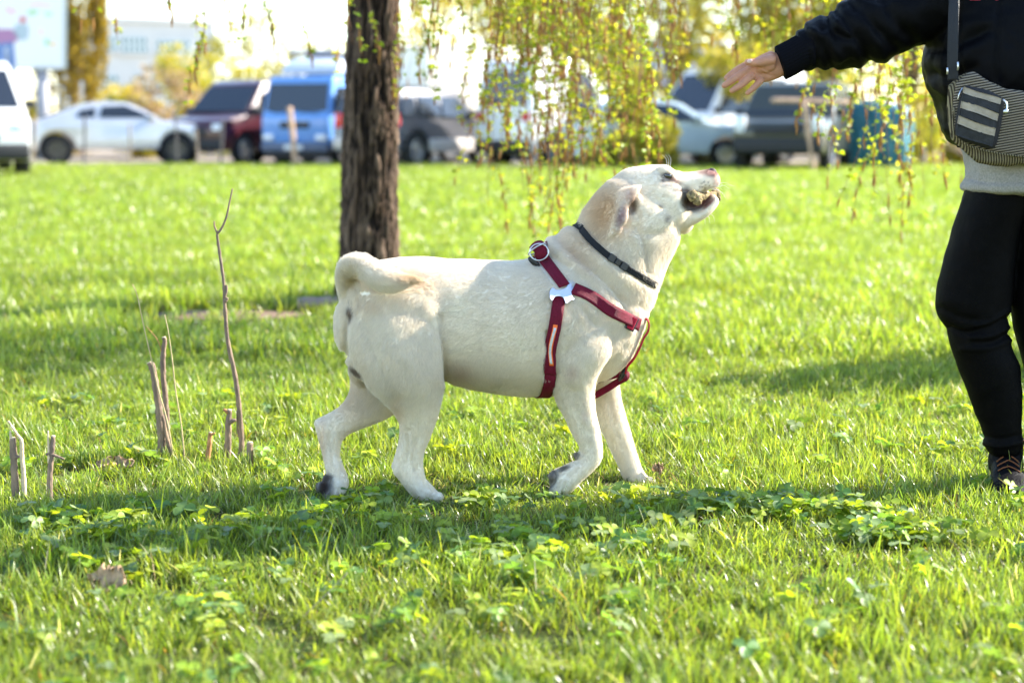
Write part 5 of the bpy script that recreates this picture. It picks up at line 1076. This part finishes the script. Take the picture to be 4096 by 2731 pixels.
# ------------------------------------------------------------------ the person at the right edge
YP = 4.17
person = thing('person', 'person in black jacket and trousers reaching an open hand over the dog', 'person', (P(4120,1990,YP).x, YP, 0))
FWD = np.array([-.62, -.78, 0]); RGT = np.array([-.78, .62, 0])      # facing towards the camera and left; the reaching arm is the right one
def SP(p1, p2, Y, hw, dirn=(0, 1, 0)):
    A = np.array(P(*p1, Y)); B = np.array(P(*p2, Y)); return ((A+B)/2, (A-B)/2, np.array(dirn, float)*hw)
def PP(x, y, Y=YP): return np.array(P(x, y, Y))
pxs = YP/FPX
m_skinp = mat('skin', (0.50, 0.235, 0.14), rough=0.5, spec=0.35, var=0.12, vscale=60, bump=0.12, bscale=350)
m_skinp.node_tree.nodes['Principled BSDF'].inputs['Subsurface Weight'].default_value = 0.15
m_skinp.node_tree.nodes['Principled BSDF'].inputs['Subsurface Radius'].default_value = (.012, .004, .002)
bd = MB()
# trunk, neck, head, legs and arms under the clothes
tors = [((3975,690),(4250,690),.07),((3960,560),(4260,560),.09),((3960,330),(4260,330),.09),((3900,60),(4330,60),.095),((3880,-80),(4340,-80),.08),((4010,-170),(4200,-170),.05)]
bd.add(*loft([SP(a,b,YP,w) for a,b,w in tors]))
hc = PP(4075, -400)
bd.add(*tube([PP(4105,-120), PP(4090,-240), hc], [.055, .052, .05], 16))
bd.add(*ellipsoid(hc+np.array([0,0,.02]), (RGT*.075, FWD*.092, np.array([0,0,.115])), 28, 20))
bd.add(*ellipsoid(hc+FWD*.03+np.array([0,0,-.055]), (RGT*.052, FWD*.062, np.array([0,0,.055])), 22, 14))     # jaw
bd.add(*loft([(hc+FWD*.088+np.array([0,0,.03]), RGT*.008, FWD*.010), (hc+FWD*.104+np.array([0,0,.0]), RGT*.012, FWD*.012), (hc+FWD*.10+np.array([0,0,-.014]), RGT*.016, FWD*.010)], n=14))   # nose
for s in (-1, 1): bd.add(*ellipsoid(hc+RGT*s*.076+np.array([0,0,.005]), (RGT*.009, FWD*.017, np.array([0,0,.03])), 14, 10))
bd.add(*ellipsoid(hc+FWD*.088+np.array([0,0,-.045]), (RGT*.024, FWD*.010, np.array([0,0,.010])), 14, 8))
def limb(pts, rad): bd.add(*tube(catmull([np.asarray(p) for p in pts], 5), catmull([np.array([r]) for r in rad], 5)[:, 0], 16))
limb([PP(3990,760), PP(3895,1250), PP(3970,1540), PP(4012,1790), PP(4018,1900)], [.06, .035, .03, .022, .026])
limb([PP(4205,760), PP(4175,1270), PP(4220,1580), PP(4262,1840), PP(4265,1910)], [.06, .035, .03, .022, .026])
limb([PP(3880,-60), PP(3650,70), PP(3480,130), PP(3300,185), PP(3110,262,4.13)], [.05, .045, .04, .038, .028])
limb([PP(4330,-50), PP(4420,180), PP(4440,350), PP(4400,500,YP-.16), PP(4310,560,YP-.22)], [.05, .045, .04, .036, .028])
# reaching right hand: palm and five fingers
YH_ = 4.12
def hp(x, y, dy=0.0): return np.array(P(x, y, YH_+dy))
bd.add(*loft([SP((3122,226),(3128,308),YH_+.01,.021),SP((3088,205),(3098,320),YH_+.008,.020),SP((3052,216),(3062,330),YH_+.006,.017),SP((3020,234),(3032,328),YH_+.004,.014),SP((2996,248),(3006,318),YH_+.002,.011)], n=22, ex=2.4))
def finger(pts, rad): bd.add(*tube(catmull([hp(*p) for p in pts], 5), catmull([np.array([r]) for r in rad], 5)[:, 0], 12)); bd.add(*ellipsoid(hp(*pts[-1]), [np.eye(3)[i]*rad[-1] for i in range(3)], 10, 8))
finger([(3010,258,.012),(2980,265,.012),(2942,286,.008),(2906,312,.002)], [.0105,.0098,.0088,.0072])     # index
finger([(3006,276,.000),(2970,295,-.005),(2930,321,-.010),(2897,343,-.014)], [.0106,.0098,.0088,.0072])     # middle
finger([(3014,300,-.006),(2988,321,-.012),(2957,345,-.016),(2928,364,-.020)], [.0100,.0092,.0084,.0068])     # ring
finger([(3046,318,-.006),(3030,336,-.012),(3010,356,-.016),(2990,372,-.020)], [.0092,.0084,.0076,.0062])     # little finger
finger([(3090,240,-.010),(3060,244,-.022),(3026,252,-.028),(2990,250,-.030)], [.0150,.0128,.0108,.0080])     # thumb
bd.add(*ellipsoid(hp(3062,262,-.012), (np.array([.026,0,.006]), np.array([0,.011,0]), np.array([-.004,0,.018])), 16, 10))
# left hand resting on the bag
lh = PP(4310,560,YP-.22)
for k in range(4): bd.add(*tube(catmull([lh+np.array([-.01+.0*k,0,.02-.016*k]), lh+np.array([-.05,-.012,.014-.017*k]), lh+np.array([-.085,-.006,.0-.018*k])], 4), np.linspace(.010,.007,9), 10))
bd.add(*ellipsoid(lh, (np.array([.045,0,-.008]), np.array([0,.018,0]), np.array([.006,0,.042])), 16, 10)); bd.add(*tube([lh+np.array([.0,-.01,.03]), lh+np.array([-.03,-.025,.05]), lh+np.array([-.05,-.025,.052])], [.012,.01,.008], 10))
pv, pf = fuse(bd, .0023, 2)
pn = normals_of(pv, pf); ux, uy = to_px(pv)
cre = np.zeros(len(pv))
for poly, w, a in (([(2995,268),(3030,280),(3070,300),(3100,305)], 3.5, -.0016), ([(3020,262),(3050,275),(3085,290)], 3.5, -.0014), ([(3000,270),(3006,290),(3012,312)], 4, -.0012)):
    cre += np.exp(-(poly_dist(ux, uy, poly)/w)**2)*a*(pv[:, 1] < YH_)
pv = pv+pn*(cre+fbm(pv, 60, 2)*.0006)[:, None]
part(person, 'body', pv, pf, m_skinp)
nailp = hp(2999, 245, -.0375)
part(person, 'thumbnail', *ellipsoid(nailp, (np.array([.0065,0,.0008]), np.array([0,.0018,0]), np.array([0,0,.0048])), 14, 8), mat('nail', (0.72, 0.46, 0.40), rough=0.3))
# face and hair
for s in (-1, 1):
    part(person, 'eye', *ellipsoid(hc+FWD*.083+RGT*s*.031+np.array([0,0,.028]), (RGT*.013, FWD*.010, np.array([0,0,.007])), 14, 10), mat('person_eye', (0.05, 0.03, 0.02), rough=.1))
    part(person, 'eyebrow', *ellipsoid(hc+FWD*.090+RGT*s*.032+np.array([0,0,.048]), (RGT*.019, FWD*.004, np.array([0,0,.004])), 12, 8), mat('brow', (0.03, 0.02, 0.012), rough=.8))
part(person, 'lips', *ellipsoid(hc+FWD*.093+np.array([0,0,-.045]), (RGT*.023, FWD*.008, np.array([0,0,.007])), 14, 8), mat('lips', (0.45, 0.16, 0.13), rough=.4))
hm = MB(); hm.add(*ellipsoid(hc+np.array([0,0,.045])-FWD*.022, (RGT*.086, FWD*.098, np.array([0,0,.105])), 24, 16)); hm.add(*ellipsoid(hc-FWD*.07+np.array([0,0,-.05]), (RGT*.075, FWD*.045, np.array([0,0,.12])), 20, 14))
hv_, hf_ = fuse(hm, .006, 3); hv_ = hv_+normals_of(hv_, hf_)*(fbm(hv_*np.array([1,1,.25]), 60, 3)*.006)[:, None]
part(person, 'hair', hv_, hf_, mat('hair', (0.05, 0.03, 0.018), rough=.5, var=.4, vscale=80, stretch=(1,1,.1)))

# jacket: trunk, raised right sleeve, left sleeve
def cloth(mb, voxel, it, amp, scale, seed=0.0, extra=None, stretch=(1, 1, 1)):
    V, F = fuse(mb, voxel, it); n = normals_of(V, F)
    d = np.abs(fbm(V*np.array(stretch), scale, 2, seed))*-amp+amp*.4+fbm(V, scale*3, 2, seed+3)*amp*.22
    if extra is not None: d = d+extra(V, *to_px(V))
    return V+n*d[:, None], F
jk = MB()
tj = [((3770,520),(4400,520),.125),((3755,430),(4415,430),.15),((3716,340),(4430,340),.17),((3700,250),(4430,250),.175),((3720,160),(4420,160),.165),((3760,50),(4420,50),.15),((3800,-60),(4400,-60),.125),((3900,-140),(4310,-140),.09),((3990,-190),(4220,-190),.075)]
jk.add(*loft([SP(a,b,YP,w) for a,b,w in tj], n=40, ex=2.3))
ar = [((3840,-220),(3860,110),YP,.095),((3730,-150),(3780,150),YP-.005,.10),((3600,-75),(3660,185),YP-.01,.09),((3480,-42),(3540,246),YP-.012,.085),((3380,0),(3440,264),YP-.016,.075),((3300,48),(3345,278),YP-.02,.066),((3235,84),(3270,278),YP-.03,.056),((3205,108),(3236,280),YP-.034,.045)]
jk.add(*loft([SP(*a) for a in ar], n=30))
al = [((4260,-180),(4420,60),YP,.09),((4320,-60),(4520,80),YP-.01,.085),((4340,140),(4540,180),YP-.02,.08),((4350,300),(4540,350),YP-.05,.075),((4370,400),(4490,500),YP-.12,.06),((4350,470),(4430,560),YP-.17,.05)]
jk.add(*loft([SP(*a) for a in al], n=26))
def folds(V, ux, uy):
    d = np.zeros(len(V)); arm = smooth(3760, 3640, ux)
    for poly, w, a in (([(3200,100),(3260,180),(3270,270)], 16, -.010), ([(3300,50),(3330,120),(3400,160)], 14, -.012), ([(3330,30),(3420,140),(3480,250)], 16, -.010), ([(3400,10),(3500,110),(3580,190)], 18, -.010), ([(3290,110),(3300,190),(3330,270)], 14, -.009),
                       ([(3520,-20),(3580,80),(3640,150)], 20, -.010), ([(3230,120),(3300,150),(3360,230)], 18, .008), ([(3440,60),(3500,160),(3540,230)], 22, .008), ([(3360,90),(3420,200),(3440,260)], 20, .007)):
        d += np.exp(-(poly_dist(ux, uy, poly)/w)**2)*a
    for poly, w, a in (([(3740,300),(3800,310),(3900,270)], 22, -.008), ([(3730,200),(3820,180),(3950,120)], 22, -.010), ([(3830,-20),(3838,120),(3840,260),(3836,330)], 10, -.004), ([(4000,-20),(3990,150),(3990,330)], 12, -.008)):
        d += np.exp(-(poly_dist(ux, uy, poly)/w)**2)*a
    return d
jv, jf = cloth(jk, .0065, 5, .010, 11, 2.0, folds)
m_jack = mat('black_jacket', (0.0018, 0.0018, 0.0026), rough=0.45, spec=0.07, var=0.3, vscale=30, bump=0.25, bscale=500)
jacket = part(person, 'jacket', jv, jf, m_jack)
# ribbed cuff and hem
def ribbed(secs, n=96, rib=.0011, sub=5):
    V, F = loft(secs, n=n, sub=sub, endround=.08); V = np.array(V); m = len(V)//n
    for i in range(m):
        c = V[i*n:(i+1)*n].mean(0); 
        for k in range(0, n):
            q = V[i*n+k]; d = q-c; V[i*n+k] = q+d/(np.linalg.norm(d)+1e-9)*(rib if k % 3 == 0 else -rib*.5)
    return V, F
m_rib = mat('ribbed_knit', (0.004, 0.004, 0.006), rough=0.85, spec=0.06)
cf = ribbed([SP((3235,120),(3258,268),YP-.034,.046),SP((3190,140),(3216,280),YP-.038,.043),SP((3145,165),(3180,300),YP-.042,.040),SP((3100,188),(3144,318),YP-.046,.037)])
part(jacket and person, 'cuff', *cf, m_rib)
part(person, 'jacket_hem', *ribbed([SP((3800,470),(4380,470),YP,.135),SP((3815,540),(4370,540),YP,.13),SP((3835,590),(4350,590),YP,.122)], n=150), m_rib)
# badge on the chest, seen at the top edge
bq = []
for x, y in ((3876,-26),(3990,-26),(3990,4),(3880,4)):
    h = BVHTree.FromPolygons([Vector(v) for v in jv], jf).ray_cast(CAMP, ray(x, y)); bq.append(np.array(h[0])+np.array(h[1])*.002)
bq2 = [q+np.array([0,-.002,0]) for q in bq]
part(person, 'chest_badge', bq+bq2, [(0,1,2,3),(7,6,5,4),(0,4,5,1),(1,5,6,2),(2,6,7,3),(3,7,4,0)], mat('red_badge', (0.35, 0.01, 0.02), rough=.5), smooth_=False)
# grey shirt hem below the jacket
sh = MB(); sh.add(*loft([SP((3850,560),(4350,560),YP,.135),SP((3874,680),(4352,680),YP,.137),SP((3862,735),(4356,735),YP,.14),SP((3858,758),(4358,754),YP,.141)], n=40, ex=2.3, endround=.1))
def shf(V, ux, uy): return np.exp(-(poly_dist(ux, uy, [(3870,712),(3960,732),(4096,728),(4300,724)])/5)**2)*-.004+np.exp(-((uy-745)/12)**2)*.003
sv, sf = cloth(sh, .005, 3, .008, 13, 5.0, shf)
part(person, 'grey_shirt', sv, sf, mat('grey_jersey', (0.27, 0.255, 0.235), rough=.85, var=.22, vscale=220, bump=.2, bscale=400))
# trousers
tr = MB()
rl = [((3890,700),(4120,700),.095),((3858,790),(4110,800),.10),((3822,900),(4075,905),.093),((3790,1000),(4060,1005),.087),((3762,1100),(4052,1110),.083),((3745,1190),(4046,1190),.079),((3752,1265),(4034,1260),.075),((3786,1320),(4032,1312),.069),((3803,1380),(4046,1390),.071),((3836,1470),(4076,1465),.070),((3868,1560),(4084,1560),.063),((3898,1640),(4086,1640),.055),((3930,1720),(4086,1720),.047),((3930,1762),(4092,1765),.046),((3942,1796),(4086,1796),.043)]
tr.add(*loft([SP(a,b,YP,w) for a,b,w in rl], n=30))
ll = [((4070,700),(4330,700),.105),((4068,800),(4330,800),.10),((4062,900),(4310,905),.093),((4052,1000),(4300,1005),.087),((4044,1110),(4295,1110),.083),((4046,1200),(4292,1200),.079),((4056,1290),(4290,1280),.075),((4068,1350),(4298,1340),.070),((4090,1440),(4318,1430),.070),((4114,1560),(4330,1560),.063),((4140,1660),(4335,1660),.055),((4170,1760),(4340,1760),.047),((4182,1810),(4338,1810),.044)]
tr.add(*loft([SP(a,b,YP+.02,w) for a,b,w in ll], n=30))
tr.add(*loft([SP((3910,640),(4310,640),YP,.092),SP((3900,740),(4310,740),YP,.094),SP((3910,810),(4290,810),YP,.082)], n=36, ex=2.3))
def knee(V, ux, uy):
    d = np.zeros(len(V))
    for poly, w, a in (([(3790,1310),(3880,1330),(4030,1270)], 9, -.008), ([(3900,1300),(3970,1290),(4034,1240)], 10, .006), ([(3880,1350),(3960,1345),(4030,1310)], 9, .006), ([(3900,1370),(3980,1365),(4040,1330)], 8, -.006), ([(3850,1395),(3950,1395),(4045,1360)], 9, .004), ([(3930,1745),(4000,1755),(4080,1740)], 8, -.005), ([(3935,1775),(4000,1785),(4080,1770)], 8, .005),
                       ([(3760,1230),(3840,1270),(3900,1280)], 14, -.005)):
        d += np.exp(-(poly_dist(ux, uy, poly)/w)**2)*a
    return d
tv_, tf_ = cloth(tr, .0055, 4, .005, 8, 9.0, knee)
part(person, 'trousers', tv_, tf_, mat('black_jersey', (0.0018, 0.0016, 0.0018), rough=.6, spec=.06, var=.25, vscale=60, bump=.3, bscale=420))
# shoes
m_shoe = mat('dark_blue_shoe', (0.0025, 0.0025, 0.004), rough=.6, spec=.08, var=.3, vscale=80, bump=.3, bscale=200); m_sole = mat('shoe_sole', (0.02, 0.02, 0.022), rough=.7); m_olace = mat('orange_lace', (0.14, 0.045, 0.01), rough=.7)
def shoe(ax, ay, az, dirv):
    a = np.array(P(ax, ay, az)); a[2] = 0; d = np.array(dirv, float); d /= np.linalg.norm(d); s = np.cross((0, 0, 1), d); u = np.array([0, 0, 1.0])
    mb = MB()
    mb.add(*loft([(a-d*.075+u*.045, u*.03, s*.03), (a-d*.03+u*.05, u*.042, s*.036), (a+d*.03+u*.048, u*.042, s*.038), (a+d*.09+u*.036, u*.03, s*.043), (a+d*.14+u*.03, u*.024, s*.042), (a+d*.17+u*.026, u*.016, s*.03)], n=24))
    mb.add(*tube([a-d*.01+u*.05, a-d*.015+u*.10, a-d*.018+u*.125], [.043, .042, .044], 20))
    v, f = fuse(mb, .004, 4); n = normals_of(v, f); v = v+n*(fbm(v, 40, 2)*.0015)[:, None]
    so = part(person, 'shoe', v, f, m_shoe)
    sl = MB(); sl.add(*loft([(a-d*.08+u*.012, u*.011, s*.034), (a-d*.02+u*.012, u*.011, s*.036), (a+d*.08+u*.012, u*.011, s*.046), (a+d*.15+u*.014, u*.011, s*.042), (a+d*.178+u*.016, u*.009, s*.028)], n=20, ex=3.5))
    lw = np.array(so.location); so_ = link('sole', mesh_of('sole', np.array(sl.v)-np.array(person.location), sl.f, m_sole), so)
    bv_ = BVHTree.FromPolygons([Vector(x) for x in v], f)
    for k in range(3):
        c = a+d*(.03+.022*k)+u*.2; pts = []
        for t in np.linspace(-1, 1, 9):
            h = bv_.ray_cast(Vector(c+s*t*.026+d*.012*abs(t)), Vector((0, 0, -1)))
            if h[0] is not None: pts.append(np.array(h[0])+u*.002)
        if len(pts) > 3: link('lace', mesh_of('lace', np.array(tube(pts, .0018, 6)[0])-np.array(person.location), tube(pts, .0018, 6)[1], m_olace), so)
    tr_ = [a-d*.012+u*.125+(d*math.cos(t)+s*math.sin(t))*.0455 for t in np.linspace(0, 6.283, 24)]
    link('collar_piping', mesh_of('collar_piping', np.array(tube(tr_, .0018, 6)[0])-np.array(person.location), tube(tr_, .0018, 6)[1], m_olace), so)
shoe(4020, 1975, YP, (-.2, -1, 0)); shoe(4255, 1985, YP+.02, (.15, -1, 0))

# ------------------------------------------------------------------ belt bag
bag = thing('belt_bag', 'striped corduroy belt bag hanging at the hip of the black-clad person', 'belt bag', tuple(P(4000,640,YP-.2)))
def stripes(name, c1, c2, scale, axis='Z', rough=.85, rot=(0, 0, 0), sharp=.5):
    m = mat(name, c1, rough=rough, spec=.2); N, L = m.node_tree.nodes, m.node_tree.links
    tc = N.new('ShaderNodeTexCoord'); mp = N.new('ShaderNodeMapping'); mp.inputs['Rotation'].default_value = rot; L.new(tc.outputs['Object'], mp.inputs['Vector'])
    w = N.new('ShaderNodeTexWave'); w.bands_direction = axis; w.inputs['Scale'].default_value = scale; w.inputs['Distortion'].default_value = .4; w.inputs['Detail'].default_value = 1; L.new(mp.outputs[0], w.inputs['Vector'])
    r = N.new('ShaderNodeValToRGB'); r.color_ramp.elements[0].position = sharp-.12; r.color_ramp.elements[1].position = sharp+.12
    r.color_ramp.elements[0].color = (*c1, 1); r.color_ramp.elements[1].color = (*c2, 1); L.new(w.outputs['Fac'], r.inputs[0]); L.new(r.outputs[0], N['Principled BSDF'].inputs['Base Color'])
    bp = N.new('ShaderNodeBump'); bp.inputs['Strength'].default_value = .6; bp.inputs['Distance'].default_value = .003; L.new(w.outputs['Fac'], bp.inputs['Height']); L.new(bp.outputs[0], N['Principled BSDF'].inputs['Normal'])
    return m
m_cord = stripes('corduroy', (0.035, 0.028, 0.022), (0.27, 0.225, 0.165), 52, 'Z', rot=(0, math.radians(10), 0)); m_cordv = stripes('corduroy_gusset', (0.04, 0.03, 0.018), (0.24, 0.20, 0.12), 52, 'X', rot=(0, math.radians(6), 0))
Yb = YP-.205
def polyslab(outline, Y0, Y1, mb, inset=0.0, n=4):
    """closed pillow from a pixel outline: front face at Y0, back at Y1"""
    pts = catmull(list(outline)+[outline[0]], n)[:-1]; c = pts.mean(0); m = len(pts); rings = []
    for t, k in ((0, .90), (.12, .975), (.3, 1.0), (.8, 1.0), (1, .96)):
        rings.append([np.array(P(*(c+(p-c)*k), Y0+(Y1-Y0)*t)) for p in pts])
    V = [v for r in rings for v in r]; F = [(i*m+k, i*m+(k+1) % m, (i+1)*m+(k+1) % m, (i+1)*m+k) for i in range(4) for k in range(m)]
    V.append(np.array(P(*c, Y0-.004))); V.append(np.array(P(*c, Y1))); a = len(V)-2
    F += [(a, (k+1) % m, k) for k in range(m)] + [(a+1, 4*m+k, 4*m+(k+1) % m) for k in range(m)]
    mb.add(V, F); return mb
main = [(3822,330),(3872,296),(3908,294),(3948,322),(3985,342),(4040,358),(4110,366),(4200,372),(4260,380),(4275,470),(4262,600),(4200,640),(4100,632),(3985,612),(3900,590),(3836,556),(3812,500),(3815,410)]
gus = [(3794,345),(3830,312),(3880,296),(3950,325),(4050,362),(4200,374),(4272,390),(4285,500),(4270,640),(4190,664),(4090,660),(3985,664),(3908,650),(3866,617),(3814,568),(3799,537),(3791,430)]
def bagpart(name, outline, Y0, Y1, m, amp, root=None):
    mb = polyslab(outline, Y0, Y1, MB()); v, f = fuse(mb, .0035, 4); n = normals_of(v, f); v = v+n*(fbm(v, 22, 2)*amp)[:, None]
    return part(bag, name, v, f, m)
bagpart('gusset', gus, Yb+.012, Yb+.075, m_cordv, .004); bagpart('front_panel', main, Yb, Yb+.03, m_cord, .004)
pocket = [(3862,346),(3890,352),(3950,368),(4000,392),(4012,410),(4006,470),(3992,540),(3980,578),(3958,590),(3900,574),(3846,556),(3824,532),(3828,480),(3842,400)]
bagpart('pocket_rim', [( (x-3918)*1.05+3918, (y-468)*1.05+468) for x, y in pocket], Yb-.014, Yb+.012, mat('zip_tape', (0.014, 0.012, 0.013), rough=.7), .0015)
# the striped front of the pocket: each band its own strip of cloth
m_cream = mat('cream_cloth', (0.34, 0.28, 0.21), rough=.9, var=.2, vscale=50, bump=.3, bscale=120); m_dark = mat('charcoal_cloth', (0.028, 0.028, 0.030), rough=.9, var=.25, vscale=70, bump=.3, bscale=160)
TL, TR, BL, BR = np.array([3858,347]), np.array([4006,396]), np.array([3824,540]), np.array([3970,590])
cuts = [0, .13, .29, .45, .61, .78, 1.0]
for i in range(6):
    a, b = cuts[i]+.0015, cuts[i+1]-.0015; V, F = [], []; nu, nv_ = 14, 5
    for j in range(nv_+1):
        for k in range(nu+1):
            t = a+(b-a)*j/nv_; u = k/nu; wav = 4*math.sin(u*5+i*1.3)*.6; q = (TL*(1-t)+BL*t)*(1-u)+(TR*(1-t)+BR*t)*u; q = q+np.array([0, wav])
            bul = .010*math.sin(math.pi*min(max(u, .02), .98))**.5*math.sin(math.pi*min(max(t, .03), .97))**.5+.0012*mnoise.noise((q[0]*.05, q[1]*.05, i))
            V.append(np.array(P(q[0], q[1], Yb-.0195-bul)))
    for j in range(nv_):
        for k in range(nu): o = j*(nu+1)+k; F.append((o, o+1, o+nu+2, o+nu+1))
    nf0 = len(V); V += [v+np.array([0, .006, 0]) for v in V[:nf0]]; F += [tuple(x+nf0 for x in f[::-1]) for f in F[:]]
    bd_ = [k for k in range(nu+1)]+[j*(nu+1)+nu for j in range(1, nv_+1)]+[nv_*(nu+1)+k for k in range(nu-1, -1, -1)]+[j*(nu+1) for j in range(nv_-1, 0, -1)]
    F += [(bd_[k], bd_[(k+1) % len(bd_)], bd_[(k+1) % len(bd_)]+nf0, bd_[k]+nf0) for k in range(len(bd_))]
    part(bag, 'pocket_stripe', V, F, m_cream if i % 2 == 0 else m_dark)
def bt(name, pts, r, m, **k): return part(bag, name, *tube(catmull([np.array(P(*p)) for p in pts], 5), r, 8, **k), m)
bt('zip_pull', [(4012,398,Yb-.016),(4026,414,Yb-.022),(4028,432,Yb-.024),(4022,444,Yb-.024)], .0022, m_steel); part(bag, 'zip_tab', *ellipsoid(np.array(P(4023,446,Yb-.024)), (np.array([.006,0,0]), np.array([0,.002,0]), np.array([0,0,.005]))), m_steel)
bt('side_ring', [(3850,352,Yb-.004),(3838,375,Yb-.008),(3832,400,Yb-.006)], .0018, m_steel); bt('pocket_piping', [(3818,430,Yb-.002),(3812,500,Yb-.004),(3826,545,Yb-.006),(3880,585,Yb-.006),(3985,612,Yb-.006),(4096,628,Yb-.006)], .0022, m_cordv)
# shoulder strap and its slider
st = catmull([np.array(P(*p)) for p in ((3812,322,Yb+.01),(3810,250,YP-.196),(3812,150,YP-.192),(3815,40,YP-.178),(3825,-60,YP-.15),(3870,-150,YP-.10),(3960,-215,YP-.01))], 7)
part(bag, 'shoulder_strap', *ribbon(st, .024, 0, .002, stick=False, up=np.array([-.1,-1,.1])), mat('black_strap', (0.011, 0.011, 0.013), rough=.6, bump=.3, bscale=300))
for x, y0, y1 in ((3789,272,298), (3831,249,282)): bt('strap_slider', [(x,y0,YP-.204),(x+1,(y0+y1)/2,YP-.206),(x,y1,YP-.204)], .0022, m_steel)
bt('waist_strap', [(4265,450,Yb+.03),(4400,440,YP-.10),(4470,440,YP+.02),(4380,445,YP+.16)], .012, mat('bag_webbing', (0.015, 0.015, 0.016), rough=.7), flat=.3)
